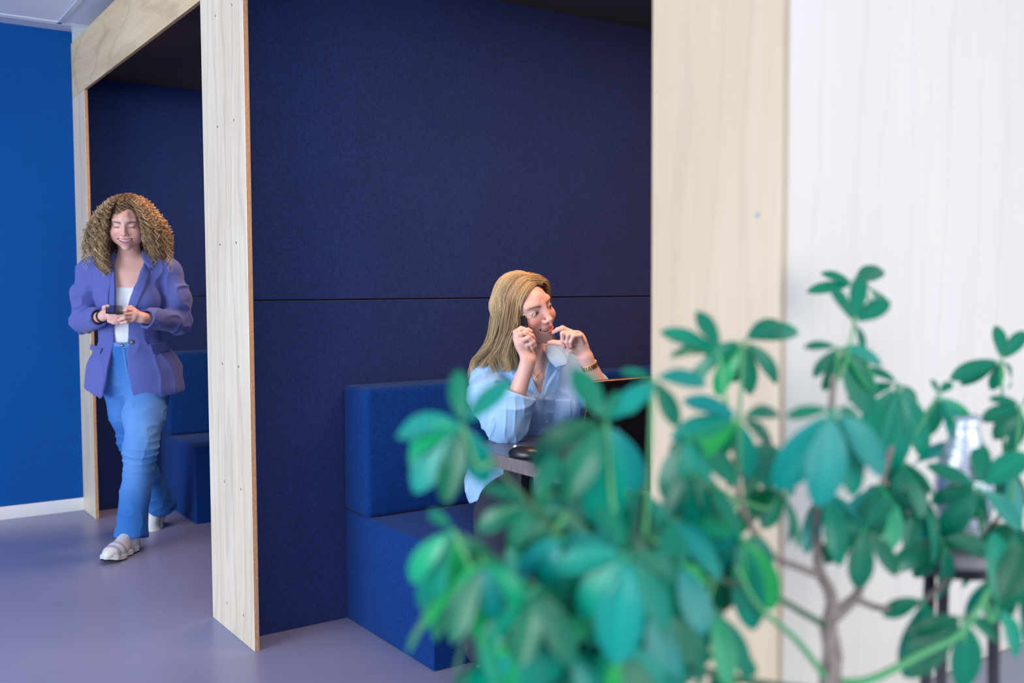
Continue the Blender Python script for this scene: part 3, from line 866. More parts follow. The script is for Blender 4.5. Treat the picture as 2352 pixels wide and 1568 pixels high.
    def on_front(fn, pxx, pyy, f0=3.30, f1=3.7):
        """first hit of the ray through a pixel with fn<0"""
        fs = np.linspace(f0, f1, 400); P_ = np.array([Q(pxx, pyy, t) for t in fs]).astype(np.float32)
        d_ = fn(P_); i = int(np.argmax(d_ < 0))
        return P_[i].astype(float)
    pk = [[on_front(shirt, x_, y_) + (0, -.003, 0) for x_ in (1274, 1292, 1311)] for y_ in (916, 936, 960, 984)]
    sheet('chest_pocket', pk, M['linen'], thick=.002, parent=s, sub=3)
    for (bx, by) in ((1249, 915), (1257, 967)):
        p_ = on_front(shirt, bx, by) + (0, -.0035, 0)
        bm = bmesh.new(); bmesh.ops.create_cone(bm, cap_ends=True, segments=20, radius1=.0055, radius2=.005, depth=.0025)
        bmesh.ops.rotate(bm, verts=bm.verts, cent=(0, 0, 0), matrix=Matrix.Rotation(math.pi / 2, 3, 'X'))
        obj_bm('button', bm, M['shirt_button'], s, loc=Vector(p_ - base))
    for nm, el_, cf, r_ in (('cuff', elR, cuffR, .061), ('cuff', elL, cuffL, .050)):
        ax = (cf - el_) / np.linalg.norm(cf - el_)
        def ring(p, a=cf - ax * .042, b=cf + ax * .004, r=r_):
            o_ = cap(p, a, b, r, r - .004) + vnoise(p, (40, 40, 40)) * .003
            i_ = cap(p, a - ax * .05, b + ax * .05, r - .008, r - .010)
            q1_ = (p - b.astype(np.float32)) @ ax.astype(np.float32); q0_ = (a.astype(np.float32) - p) @ ax.astype(np.float32)
            return smax(smax(smax(o_, -i_, .002), q1_, .003), q0_, .003)
        v, f = surface(ring, cf - .11, cf + .11, .0032)
        np_mesh(nm, v, f, M['linen'], s, base, np.tile(base_c * 1.03, (len(v), 1)))
    # ---- trousers and shoes
    _, kR, kL, aR, aL = legs(np.zeros((1, 3), np.float32))
    def trousers(p):
        d = polycap(p, [hip + (-.085, 0, -.03), kR, aR + (0, 0, .03)], [.10, .080, .085], .03)
        d = smin(d, polycap(p, [hip + (.085, 0, -.03), kL, aL + (0, 0, .03)], [.10, .080, .085], .03), .02)
        d = smin(d, ell(p, hip + (0, 0, -.02), (.19, .155, .10)), .04) + vnoise(p, (14, 14, 8)) * .006
        return smax(d, .09 - p[..., 2], .004)
    v, f = surface(trousers, (lo[0] - .1, 2.75, .06), (hi[0] + .1, 3.88, .80), .007)
    np_mesh('trousers', v, f, M['dark_trousers'], root, base)
    for a_, ang in ((aR, -.25), (aL, .15)):
        shoe(a_, ang, root, base, M['shoe_white'], M['shoe_white'])
    # ---- accessories
    def chain(pts, n, r, mat, name, parent=root):
        C_ = spline(pts, n); ps = []
        for i in range(n):
            t_ = C_[min(i + 1, n - 1)] - C_[max(i - 1, 0)]; t_ /= np.linalg.norm(t_)
            ps.append(tube([C_[i] - t_ * r * .8, C_[i] + t_ * r * .8], r * .55, 5))
        V_, F_ = join_parts(ps)
        return obj_from(name, np.array(V_) - base, F_, mat, parent, smooth=True)
    bare = lambda p: smin(smin(head_sdf(to_local(p, H)) * H[2], neck(p), .016), torso(p), .03)
    nk = chain([on_front(bare, *t_) + (0, -.001, 0) for t_ in ((1221, 835), (1224, 850), (1230, 861), (1240, 858), (1247, 842), (1250, 826))], 60, .0011, M['gold'], 'necklace')
    p_ = on_front(bare, 1234.5, 864) + (0, -.003, 0)
    v_, f_ = tube([p_ + .0042 * np.array([math.cos(t_), 0, 1.3 * math.sin(t_)]) for t_ in np.linspace(0, 2 * math.pi, 14)], .0011, 6)
    obj_from('pendant', np.array(v_) - base, f_, M['gold'], nk, smooth=True)
    # wristwatch bracelet of links round the left wrist
    ax = (elL - wrL) / np.linalg.norm(elL - wrL); c_ = wrL + ax * .030
    u_ = np.cross(ax, (0, 1, 0)); u_ /= np.linalg.norm(u_); w_ = np.cross(ax, u_)
    wt = None
    ps = []
    for i in range(26):
        an = 2 * math.pi * i / 26
        cc = c_ + .0275 * (math.cos(an) * u_ + math.sin(an) * w_)
        n_ = math.cos(an) * u_ + math.sin(an) * w_; tn = -math.sin(an) * u_ + math.cos(an) * w_
        for k_, (hw, tw) in enumerate(((-.0052, .0022), (0, .0026), (.0052, .0022))):
            bm = bmesh.new(); bmesh.ops.create_cube(bm, size=1); bmesh.ops.bevel(bm, geom=list(bm.edges), offset=.2, segments=1, affect='EDGES')
            v = np.array([q.co[:] for q in bm.verts]); f = [[q.index for q in fc.verts] for fc in bm.faces]; bm.free()
            sh = .5 if k_ == 1 else 0
            W_ = cc + v[:, :1] * .0054 * tn + v[:, 1:2] * .0028 * n_ + (v[:, 2:3] * tw * 2 + hw) * ax + sh * .003 * tn
            ps.append((W_, f))
    V_, F_ = join_parts(ps)
    obj_from('wristwatch', np.array(V_) - base, F_, M['gold'], root, smooth=False)['label'] = 'gold link watch on the raised wrist'
    rc = Q(1200, 766, 3.3965)
    rt = Q(1208, 763, 3.395) - Q(1191, 769, 3.398); rt /= np.linalg.norm(rt)
    u_ = np.cross(rt, (0, 1, 0)); u_ /= np.linalg.norm(u_); w_ = np.cross(rt, u_)
    v_, f_ = tube([rc + .0096 * (math.cos(t_) * u_ + math.sin(t_) * w_) for t_ in np.linspace(0, 2 * math.pi, 26)], .0010, 6)
    obj_from('ring', np.array(v_) - base, f_, M['gold'], root, smooth=True)
    # ---- hair
    def hair_core(p):
        q = to_local(p, H)
        d = ell(q, (0, -.020, .034), (.073, .086, .080)) * H[2]
        x_ = q[..., 0]
        # cut the face free
        cut = ell(q, (0.010, .110, -.020), (.074, .086, .100))
        d = smax(d, -cut, .010)
        g = polycap(p, [to_world((-.055, -.045, .02), H), Q(1166, 745, 3.57), Q(1155, 790, 3.57), Q(1128, 830, 3.60), Q(1112, 850, 3.62)], [.040, .036, .032, .020, .010], .03)
        d = smin(d, g, .03)
        g2 = polycap(p, [to_world((.03, -.07, -.03), H), Q(1240, 800, 3.66), Q(1275, 812, 3.66)], [.04, .03, .012], .03)
        d = smin(d, g2, .02)
        d = smax(d, -(skin_arm(p) - .003), .004)
        return d + vnoise(q, (60, 60, 8)) * .0025
    def skin_arm(p): return np.minimum(hand_right(p), arms(p)[0])
    v, f = surface(hair_core, (Q(1070, 800, 3.6)[0], 3.18, .85), (Q(1300, 800, 3.6)[0], 3.68, 1.36), .0035)
    root_hair = np_mesh('hair', v, f, M['hair'], root, base, np.tile((0.20, 0.115, 0.05), (len(v), 1)))
    # strands between guide curves
    fh = 3.52
    G = [
        [(1249, 657, 3.478), (1234, 662, 3.462), (1214, 688, 3.440), (1203, 720, 3.434), (1200, 742, 3.436), (1193, 760, 3.446), (1182, 796, 3.463), (1188, 826, 3.468), (1190, 846, 3.478)],
        # from the parting, over the crown, down the side; last guides lie furthest back
        [(1246, 652, 3.475), (1224, 654, 3.455), (1206, 680, 3.440), (1197, 715, 3.436), (1194, 742, 3.440), (1186, 765, 3.452), (1179, 800, 3.463), (1184, 830, 3.470), (1180, 850, 3.480)],
        [(1246, 648, 3.480), (1216, 650, 3.455), (1193, 682, 3.438), (1185, 720, 3.434), (1183, 750, 3.445), (1172, 780, 3.460), (1166, 812, 3.475), (1172, 840, 3.480), (1160, 846, 3.490)],
        [(1244, 643, 3.485), (1204, 644, 3.458), (1178, 682, 3.445), (1170, 722, 3.442), (1166, 756, 3.452), (1155, 790, 3.480), (1140, 816, 3.505), (1148, 840, 3.520), (1158, 856, 3.510)],
        [(1240, 637, 3.495), (1192, 640, 3.470), (1164, 680, 3.460), (1155, 722, 3.462), (1150, 760, 3.480), (1136, 796, 3.510), (1114, 820, 3.545), (1098, 836, 3.565), (1100, 856, 3.575)],
        [(1232, 632, 3.515), (1180, 638, 3.495), (1150, 680, 3.490), (1143, 724, 3.495), (1138, 762, 3.515), (1126, 796, 3.545), (1104, 818, 3.575), (1090, 832, 3.590), (1096, 846, 3.590)],
        [(1222, 628, 3.540), (1170, 640, 3.530), (1141, 682, 3.525), (1134, 726, 3.530), (1130, 764, 3.550), (1118, 798, 3.580), (1102, 830, 3.600), (1088, 866, 3.615), (1086, 896, 3.620)],
        [(1212, 627, 3.570), (1164, 646, 3.570), (1137, 690, 3.575), (1131, 730, 3.585), (1128, 768, 3.600), (1116, 800, 3.615), (1108, 834, 3.635), (1094, 870, 3.645), (1090, 885, 3.645)]]
    GC = np.array([spline([Q(*t_) for t_ in g_], 42) for g_ in G])
    K = 3200
    w = rng.random(K) * (len(G) - 1.001)
    NLK = 44; lk = (w / (len(G) - 1) * NLK).astype(int); wc = (lk + .5) / NLK * (len(G) - 1)
    def along(w_):
        w_ = np.clip(w_, 0, len(G) - 1.001); i_ = w_.astype(int); f_ = (w_ - i_)[:, None, None]
        return GC[i_] * (1 - f_) + GC[i_ + 1] * f_
    C_ = along(w)
    s_ = np.linspace(0, 1, 42)[None, :, None]
    pull = .62 * s_ ** 1.1
    C_ = C_ * (1 - pull) + along(wc) * pull
    lko = rng.normal(0, 1, (NLK + 1, 1, 3)); lkp = rng.random((NLK + 1, 1, 1)) * 6.28
    C_ = C_ + lko[lk] * .0085 * s_ ** 1.2 + np.sin(s_ * 8 + lkp[lk]) * .0065 * s_ * np.array([1, .4, .3])
    off = rng.normal(0, 1, (K, 1, 3)) * (.0022 + .0030 * s_)
    C_ = C_ + off
    depth = rng.random((K, 1, 1)) * .014
    C_ = C_ + depth * np.array([0.1, 1, -.1])
    ph = rng.random((K, 1, 1)) * 6.28
    C_ = C_ + np.sin(s_ * (9 + 3 * rng.random((K, 1, 1))) + ph) * .0012 * s_ * np.array([1, .4, .2])
    def shorten(C__, L_):
        n_ = C__.shape[1]; ii = np.linspace(0, 1, n_)[None] * (n_ - 1) * L_[:, None]
        a_ = np.minimum(ii.astype(int), n_ - 2); f_ = (ii - a_)[..., None]; r_ = np.arange(len(C__))[:, None]
        return C__[r_, a_] * (1 - f_) + C__[r_, a_ + 1] * f_
    C_ = shorten(C_, 1 - .24 * rng.random(K) ** 1.6)
    # far side, top front sweep
    G2 = [[(1250, 648, 3.478), (1257, 650, 3.500), (1262, 662, 3.530), (1262, 690, 3.560), (1262, 730, 3.600), (1262, 770, 3.640), (1270, 800, 3.650)],
          [(1240, 640, 3.500), (1248, 640, 3.520), (1254, 650, 3.550), (1256, 690, 3.590), (1258, 730, 3.620), (1266, 780, 3.650), (1284, 806, 3.650)],
          [(1228, 630, 3.530), (1238, 632, 3.550), (1246, 646, 3.580), (1248, 690, 3.610), (1252, 740, 3.640), (1258, 790, 3.660), (1276, 812, 3.665)]]
    GC2 = np.array([spline([Q(*t_) for t_ in g_], 42) for g_ in G2]); K2 = 420
    w = rng.random(K2) * 1.999; i0 = w.astype(int); fr = (w - i0)[:, None, None]
    C2 = GC2[i0] * (1 - fr) + GC2[i0 + 1] * fr + rng.normal(0, 1, (K2, 1, 3)) * (.0012 + .004 * s_)
    # a few flyaways
    K3 = 26; C3 = C_[rng.integers(0, K, K3)] + rng.normal(0, 1, (K3, 1, 3)) * .012 * s_ + np.sin(s_ * 7 + rng.random((K3, 1, 1)) * 6) * .006 * s_
    ALL = np.concatenate([C_, C2, C3])
    def solid(p): return np.minimum(hair_core(p), head_sdf(to_local(p, H)) * H[2])
    ALL = push_out(ALL, solid, .0010 + .006 * rng.random((len(ALL), 1)))
    ql = to_local(ALL.reshape(-1, 3).astype(np.float32), H).reshape(ALL.shape)
    onface = ((ql[..., 0] > -.053) & (ql[..., 0] < .06) & (ql[..., 1] > .035) & (ql[..., 2] < .050) & (ql[..., 2] > -.12)).any(1)
    kp = ~onface; kp[K + K2:] = False
    rad = np.concatenate([.00035 + .00065 * rng.random(K + K2), np.full(K3, .0004)])
    lkall = sc_full = None
    v, f, si = strands(ALL[kp], rad[kp], 3)
    pal = np.array([[0.50, 0.34, 0.17], [0.30, 0.18, 0.085], [0.80, 0.62, 0.36], [0.15, 0.085, 0.045], [0.62, 0.45, 0.22]])
    lkc = pal[rng.integers(0, 5, NLK + 1)]
    sc_ = pal[rng.integers(0, 5, len(ALL))]
    sc_[:K] = sc_[:K] * .4 + lkc[lk] * .6
    sc_ = sc_ * (0.68 + .4 * rng.random((len(ALL), 1)))
    hs = np_mesh('hair_strands', v, f, M['hair'], root_hair, base, sc_[kp][si]); hs['kind'] = 'stuff'
    # ---- phone held between hand and ear
    c_ = Q(1200, 776, 3.440)
    up = Q(1196, 742, 3.44) - Q(1204, 800, 3.43); up /= np.linalg.norm(up)
    nn = H[1][:, 0] * -1; nn = nn - up * (nn @ up); nn /= np.linalg.norm(nn); sd = np.cross(up, nn)
    bm = bmesh.new(); bmesh.ops.create_cube(bm, size=1)
    for q_ in bm.verts: q_.co = Vector((q_.co.x * .070, q_.co.y * .0085, q_.co.z * .145))
    bmesh.ops.bevel(bm, geom=[e for e in bm.edges if abs((e.verts[0].co - e.verts[1].co).y) > .004], offset=.009, segments=4, affect='EDGES')
    bmesh.ops.bevel(bm, geom=list(bm.edges), offset=.0012, segments=1, affect='EDGES')
    R_ = Matrix(((sd[0], nn[0], up[0]), (sd[1], nn[1], up[1]), (sd[2], nn[2], up[2]))).to_4x4()
    ph_ = obj_bm('phone', bm, M['black'], None)
    ph_.matrix_world = Matrix.Rotation(-YAW, 4, 'Z') @ Matrix.Translation(Vector(c_)) @ R_
    tag(ph_, 'black phone pressed to the ear of the seated woman', 'phone')
    return root, H, base

M['linen'] = vcol('blue_linen', rough=0.85, spec=0.2, bmp=(900, 0.25), sheen=0.15, jitter=(400, .06))
M['shirt_button'] = plain('pearl_button', (0.45, 0.50, 0.62), 0.3)
M['dark_trousers'] = plain('dark_trousers', (0.02, 0.025, 0.05), 0.9)
M['gold'] = plain('gold', (0.80, 0.55, 0.22), 0.25, 1.0)
M['shoe_white'] = plain('white_shoe_leather', (0.72, 0.72, 0.70), 0.55)
M['shoe_sole'] = plain('white_rubber_sole', (0.62, 0.64, 0.66), 0.6)
M['shoe_black'] = plain('black_outsole', (0.02, 0.02, 0.025), 0.7)
M['shoe_panel'] = plain('silver_grey_shoe_panel', (0.38, 0.42, 0.52), 0.4)
M['sock'] = plain('white_sock', (0.7, 0.7, 0.7), 0.9)

def shoe(ank, ang, root, base, mat_up, mat_sole, pitch=0.0, L=.27, chunky=False, lean=0.0):
    """trainer: upper (> laces, panels, tongue) and sole; ang = heading, 0 faces the camera, pitch lifts the heel"""
    a0 = np.asarray(ank, float)
    fw = np.array([math.sin(ang), -math.cos(ang), 0]); sd = np.array([math.cos(ang), math.sin(ang), 0]); up = np.array([0, 0, 1.0])
    fw2 = fw * math.cos(pitch) - up * math.sin(pitch); up2 = up * math.cos(pitch) + fw * math.sin(pitch)
    R_ = np.stack([sd, fw2, up2], 1)
    org = a0 - R_ @ np.array([0, -.045, .105])           # sole plane origin under the ankle
    loc = lambda p: ((p - org.astype(np.float32)) @ R_.astype(np.float32))
    hl, tl = -.095, L - .095
    def foot_w(y): return np.interp(y, [hl, hl + .04, .05, .11, tl - .03, tl], [.026, .034, .036, .045, .036, .012])
    def upper(p):
        q = loc(p)
        d = ell(q, (0, hl + .055, .052), (.035, .055, .052))
        d = smin(d, ell(q, (.002, .09, .040), (.045, .095, .036)), .03)
        d = smin(d, cap(q, (0, -.04, .06), (0, -.045, .108), .038, .040), .02)
        d = smin(d, cap(q, (0, -.03, .085), (0, .07, .055), .030, .028), .02)
        d = smax(d, -cap(q, (0, -.045, .085), (0, -.047, .20), .030, .030), .004)
        return smax(d, .014 - q[..., 2], .003)
    def sole(p):
        q = loc(p)
        y = q[..., 1]; z = q[..., 2]
        fl_ = 1 + (.13 if chunky else .05)
        w = (foot_w(y) * fl_ + .004 * np.sin(y * 95) * (1 if chunky else 0))
        d = np.abs(q[..., 0]) - w
        hgt = .030 if chunky else .022
        rock = .018 * np.clip((y - .09) / .08, 0, 1) ** 2
        d = smax(d, np.maximum(z - hgt - rock - .010 * np.clip(-y / .09, 0, 1), rock - z), .006)
        d = smax(d, np.maximum(y - tl - .004, hl - .006 - y), .012)
        return d
    c_ = org + R_ @ np.array([0, .04, .06]); lo, hi = c_ - .19, c_ + .19
    v, f = surface(upper, lo, hi, .004)
    u = np_mesh('shoe', v, f, mat_up, root, base)
    v, f = surface(sole, lo, hi, .0035)
    np_mesh('sole', v, f, mat_sole, u, base)
    if chunky:
        def outs(p):
            q = loc(p); return smax(sole(p + .0), q[..., 2] - .007 - .018 * np.clip((q[..., 1] - .09) / .08, 0, 1) ** 2, .001) - .0008
        v, f = surface(outs, lo, hi, .0035); np_mesh('outsole', v, f, M['shoe_black'], u, base)
        def pan(p):
            q = loc(p); d = upper(p) - .0035
            band = np.minimum(np.minimum(np.abs(q[..., 1] - .075 - .25 * q[..., 2]) - .010, np.abs(q[..., 1] - .135) - .012), np.abs(q[..., 1] + .06) - .014)
            return smax(smax(d, band, .003), -upper(p) - .002, .002)
        v, f = surface(pan, lo, hi, .0035); np_mesh('side_panel', v, f, M['shoe_panel'], u, base)
    ps = []
    for i in range(6):
        y = .012 + i * .015; z = .088 - i * .0058 + .004
        ps.append(tube([org + R_ @ np.array([x_, y + .004 * (x_ > 0), z - 7 * x_ * x_ + .004]) for x_ in np.linspace(-.024, .024, 7)], .0026, 6))
    V_, F_ = join_parts(ps)
    obj_from('laces', np.array(V_) - base, F_, M['sock'], u, smooth=True)
    return u

# ================================================================== WALKING WOMAN
M['blazer'] = vcol('periwinkle_blazer', rough=0.8, spec=0.2, bmp=(1100, 0.2), sheen=0.2, jitter=(300, .05))
M['denim'] = vcol('washed_denim', rough=0.85, spec=0.2, bmp=(900, 0.35), jitter=(260, .10))
M['camisole'] = plain('white_jersey', (0.80, 0.82, 0.86), 0.8)
M['curls'] = vcol('curly_hair', rough=0.45, spec=0.45)
def walking_woman():
    FD = 4.75
    def P(px, py, f): return Q0(px, py, f)
    H = head_frame((-1.8203 * FD / 4.72, FD - .02, 1.25 + (1.5673 - 1.25) * FD / 4.72), 12.6, 17.4, 0, 1.04)
    base = np.array([P(308, 900, 4.82)[0], 4.84, 0.0]); root_loc = base_of((base[0], base[1]))
    sk = SKIN * (0.98, .95, .95)
    neck_t = to_world((0, -.025, -.06), H); neck_b = P(298, 610, 4.84)
    chest = P(300, 672, 4.83); waist = P(298, 760, 4.84); hip = P(312, 850, 4.85)
    shR = P(212, 622, 4.84); shL = P(386, 624, 4.86)
    elR = P(191, 738, 4.84); elL = P(410, 738, 4.86)
    wrR = P(236, 726, 4.60); wrL = P(326, 730, 4.58)
    hpR = P(283, 868, 4.86); hpL = P(342, 866, 4.84)
    knL = P(323, 1030, 4.66); anL = P(299, 1232, 4.66)
    knR = P(305, 1012, 4.90); anR = P(364, 1158, 5.14)
    def torso(p):
        d = ell(p, chest, (.150, .105, .17))
        d = smin(d, ell(p, P(270, 690, 4.76), (.062, .06, .062)), .03); d = smin(d, ell(p, P(330, 692, 4.77), (.062, .06, .062)), .03)
        d = smin(d, cap(p, shR, shL, .052, .052), .06)
        d = smin(d, ell(p, waist, (.125, .092, .13)), .06)
        d = smin(d, ell(p, hip, (.165, .125, .12)), .06)
        d = smin(d, cap(p, P(262, 606, 4.84), P(334, 606, 4.85), .045, .045), .05)
        return d
    def neck(p):
        d = cap(p, neck_t, neck_b, .050, .052)
        return smin(d, cap(p, P(262, 628, 4.77), P(330, 628, 4.78), .008, .008), .022)
    def hR(p):
        d = flatcap(p, P(240, 722, 4.61), P(256, 722, 4.57), .024, .028, (.2, -1, .3), .62)
        for pts, rr in [([(256, 716, 4.56), (266, 722, 4.525), (276, 727, 4.53)], [.0098, .009, .007]),
                        ([(256, 724, 4.555), (268, 730, 4.52), (280, 733, 4.525)], [.0098, .009, .007]),
                        ([(254, 731, 4.56), (267, 736, 4.53), (278, 738, 4.535)], [.0095, .0085, .007]),
                        ([(250, 737, 4.57), (261, 741, 4.545), (271, 742, 4.55)], [.0085, .0078, .0065]),
                        ([(240, 718, 4.60), (240, 706, 4.575), (248, 703, 4.555)], [.012, .0105, .008])]:
            d = smin(d, polycap(p, [P(*a_) for a_ in pts], rr, .004), .005)
        return d
    def hL(p):
        d = flatcap(p, P(322, 728, 4.59), P(303, 724, 4.55), .025, .029, (-.2, -1, .3), .62)
        for pts, rr in [([(304, 713, 4.55), (290, 712, 4.515), (277, 718, 4.51)], [.0098, .009, .007]),
                        ([(302, 721, 4.54), (286, 722, 4.505), (270, 726, 4.50)], [.0098, .009, .007]),
                        ([(302, 729, 4.54), (286, 730, 4.505), (272, 735, 4.505)], [.0095, .0085, .007]),
                        ([(304, 737, 4.55), (290, 739, 4.52), (278, 742, 4.52)], [.0085, .0078, .0065]),
                        ([(316, 718, 4.58), (301, 706, 4.56), (289, 707, 4.545)], [.012, .0105, .008])]:
            d = smin(d, polycap(p, [P(*a_) for a_ in pts], rr, .004), .005)
        return d
    def fore(p):
        return np.minimum(smin(cap(p, elR, wrR, .036, .024), hR(p), .012), smin(cap(p, elL, wrL, .036, .024), hL(p), .012))
    def skin_head(p):
        d = head_sdf(to_local(p, H), gape=.0052, lids=.0, full=1, mw=1.18) * H[2]
        d = smin(d, neck(p), .016); return smin(d, torso(p), .03)
    def trunk(p):
        d = torso(p)
        d = np.minimum(d, polycap(p, [shR, elR], [.05, .042])); d = np.minimum(d, polycap(p, [shL, elL], [.05, .042]))
        d = smin(d, polycap(p, [hpL, knL, anL], [.085, .052, .035], .03), .03)
        return smin(d, polycap(p, [hpR, knR, anR], [.085, .052, .035], .03), .02)
    v1, f1 = surface(lambda p: smax(skin_head(p), 1.17 - p[..., 2], .003), (neck_b[0] - .20, 4.60, 1.15), (neck_b[0] + .20, 5.0, 1.75), .0020)
    v2, f2 = surface(lambda p: smax(fore(p), np.maximum(wrR[0] - .07 - p[..., 0], p[..., 0] - wrL[0] - .07), .003), (wrR[0] - .1, 4.42, .98), (wrL[0] + .1, 4.85, 1.20), .0020)
    v3, f3 = surface(lambda p: smax(np.minimum(trunk(p), np.minimum(cap(p, elR, wrR, .034, .022), cap(p, elL, wrL, .034, .022))), p[..., 2] - 1.175, .003), (base[0] - .45, 4.4, .05), (base[0] + .5, 5.4, 1.2), .009)
    col1 = np.tile(sk, (len(v1), 1)); q1 = to_local(v1.astype(np.float32), H)
    face = (q1[:, 1] > .02) & (head_sdf(q1, gape=.0052, lids=.0, full=1, mw=1.18) < .004)
    col1[face] = head_color(q1[face].astype(float), brow=(.10, .05, .035), lip=(.62, .13, .22), lids=-.0035, gape=.0052, skin=sk, mw=1.18, bw=1.6)
    V, Fq = cat([(v1, f1), (v2, f2), (v3, f3)])
    col = np.concatenate([col1, np.tile(sk, (len(v2) + len(v3), 1))])
    root = np_mesh('person', V, Fq, M['skin'], None, base, col)
    root.location = root_loc; root.rotation_euler = (0, 0, -YAW)
    tag(root, 'curly-haired woman walking in a periwinkle blazer and jeans, looking down at her phone', 'person', 'people')
    teeth(H, root, base, hh=.0054, n=8, step=.0064)
    # ---- camisole
    def cami(p):
        d = torso(p) - .005
        z = p[..., 2]
        top = P(295, 661, 4.75)[2] + .004 - .35 * (p[..., 0] - P(295, 661, 4.75)[0]) ** 2
        d = smax(d, z - top, .002)
        return smax(d, .86 - z, .002)
    v, f = surface(cami, (base[0] - .25, 4.62, .84), (base[0] + .25, 5.0, 1.28), .0040)
    np_mesh('camisole', v, f, M['camisole'], root, base)
    # ---- jeans
    def jeans(p):
        z = p[..., 2]
        wr1 = -np.clip(np.sin((z - .46) * 170 + p[..., 0] * 18 + 2 * vnoise(p, (9, 9, 9))), .2, 1) * .0075 * np.exp(-((z - .47) / .075) ** 2)
        wp = p + np.stack([vnoise(p, (6, 6, 6))] * 3, -1) * .03
        n = vnoise(wp, (10, 10, 5)) * .005 - (1 - np.abs(vnoise(wp + 4, (12, 12, 22)))) ** 5 * .006
        a = polycap(p, [hpL, (hpL * .45 + knL * .55), knL, (knL + anL) / 2, anL + (0, .02, -.0)], [.108, .092, .070, .064, .075], .03)
        a = smin(a, cap(p, anL + (0, .015, .0), anL + (0, .025, -.05), .072, .084), .02)
        b_ = polycap(p, [hpR, (hpR * .45 + knR * .55), knR, (knR + anR) / 2, anR], [.108, .088, .062, .060, .070], .03)
        b_ = smin(b_, cap(p, anR, anR + (.030, .04, -.02), .052, .054), .02)
        hipd = smin(ell(p, hip + (0, 0, .02), (.172, .135, .16)), ell(p, waist + (0, 0, -.08), (.140, .108, .10)), .05)
        d = smin(smin(a, b_, .012), hipd, .05) + n * .8 + wr1
        d = smax(d, z - .995, .004)
        # hems, cut at the instep and open below
        d = smax(d, (.058 + .02 * np.sin(p[..., 1] * 22)) - z, .004)
        hem_n = np.array([.30, .40, -.86]); hc = anR + (.03, .04, -.045)
        d = smax(d, np.where(p[..., 1] > 4.98, (p - hc.astype(np.float32)) @ hem_n.astype(np.float32), -1), .004)
        return smax(d, -cap(p, anL + (0, .01, -.15), anL + (0, .015, .02), .070, .058), .004)
    v, f = surface(jeans, (base[0] - .40, 4.40, .03), (base[0] + .45, 5.45, 1.03), .0050)
    dz = np.exp(-((v[:, 2] - .62) / .20) ** 2) * .5 + np.exp(-((v[:, 2] - .38) / .12) ** 2) * .25
    frontness = np.clip((4.80 - v[:, 1]) / .12 + .3, 0, 1)
    cd = np.array([.035, .16, .50]); cl = np.array([.22, .47, .88])
    k = (dz * frontness)[:, None]
    k = np.clip(k + vnoise(v.astype(np.float32), (18, 18, 8))[:, None] * .10, 0, 1)
    jn = np_mesh('jeans', v, f, M['denim'], root, base, cd * (1 - k) + cl * k)
    def fh(fn, px_, py_, f0=4.4, f1=5.2):
        fs = np.linspace(f0, f1, 500); P_ = np.array([P(px_, py_, t) for t in fs]).astype(np.float32)
        d_ = fn(P_); i = int(np.argmax(d_ < 0)); return P_[i].astype(float)
    def ribbon(name, pts2, w, mat, parent, fn, lift=.0025, n=26, colr=None, thick=.002):
        """a raised seam or strip lying on a surface along pixel points"""
        C_ = spline([fh(fn, *q_) for q_ in pts2], n) - (0, lift, 0)
        t = np.gradient(C_, axis=0); t /= np.linalg.norm(t, axis=1, keepdims=True)
        s_ = np.cross(t, (0, -1, 0)); s_ /= np.linalg.norm(s_, axis=1, keepdims=True)
        L_ = [C_ - s_ * w / 2 + (0, thick, 0), C_ - s_ * w / 2, C_ + s_ * w / 2, C_ + s_ * w / 2 + (0, thick, 0)]
        V_ = np.stack(L_, 1).reshape(-1, 3); idx = np.arange(n * 4).reshape(n, 4)
        F_ = np.stack([idx[:-1, :], np.roll(idx, -1, 1)[:-1, :], np.roll(idx, -1, 1)[1:, :], idx[1:, :]], -1).reshape(-1, 4)
        return np_mesh(name, V_, F_, mat, parent, base, np.tile(colr, (len(V_), 1)) if colr is not None else None)
    ribbon('fly_seam', [(284, 800), (290, 840), (296, 868)], .010, M['denim'], jn, jeans, colr=(.10, .24, .55))
    ribbon('waistband', [(262, 792), (280, 794), (297, 792)], .030, M['denim'], jn, jeans, colr=(.12, .28, .60))
    ps = []
    for bx, by in ((281, 793),):
        p_ = fh(jeans, bx, by) - (0, .006, 0); ps.append(tube([p_, p_ - (0, .003, 0)], .0075, 12))
    V_, F_ = join_parts(ps); obj_from('button', np.array(V_) - base, F_, M['screw'], jn, smooth=True)
    # ---- blazer
    oy = [575, 600, 640, 700, 745, 785, 830, 870, 905, 925]
    ol = [268, 264, 262, 262, 262, 262, 258, 252, 243, 225]
    orr = [334, 330, 322, 303, 298, 294, 300, 306, 312, 330]
    zo = [P(300, y_, 4.75)[2] for y_ in oy][::-1]
    xl = [P(x_, 700, 4.75)[0] for x_ in ol][::-1]; xr = [P(x_, 700, 4.75)[0] for x_ in orr][::-1]
    cuR = elR * .16 + wrR * .84; cuL = elL * .10 + wrL * .90
    def folds(p):
        wp = p + np.stack([vnoise(p, (6, 6, 6)), vnoise(p + 5, (6, 6, 6)), vnoise(p + 9, (6, 6, 6))], -1) * .03
        return vnoise(wp, (9, 8, 6)) * .005 - (1 - np.abs(vnoise(wp + 3, (12, 10, 5)))) ** 5 * .007 + .001
    def armfold(p):
        wp = p + np.stack([vnoise(p, (8, 8, 8))] * 3, -1) * .02
        return -(1 - np.abs(vnoise(wp + 1, (22, 12, 20)))) ** 3 * .010
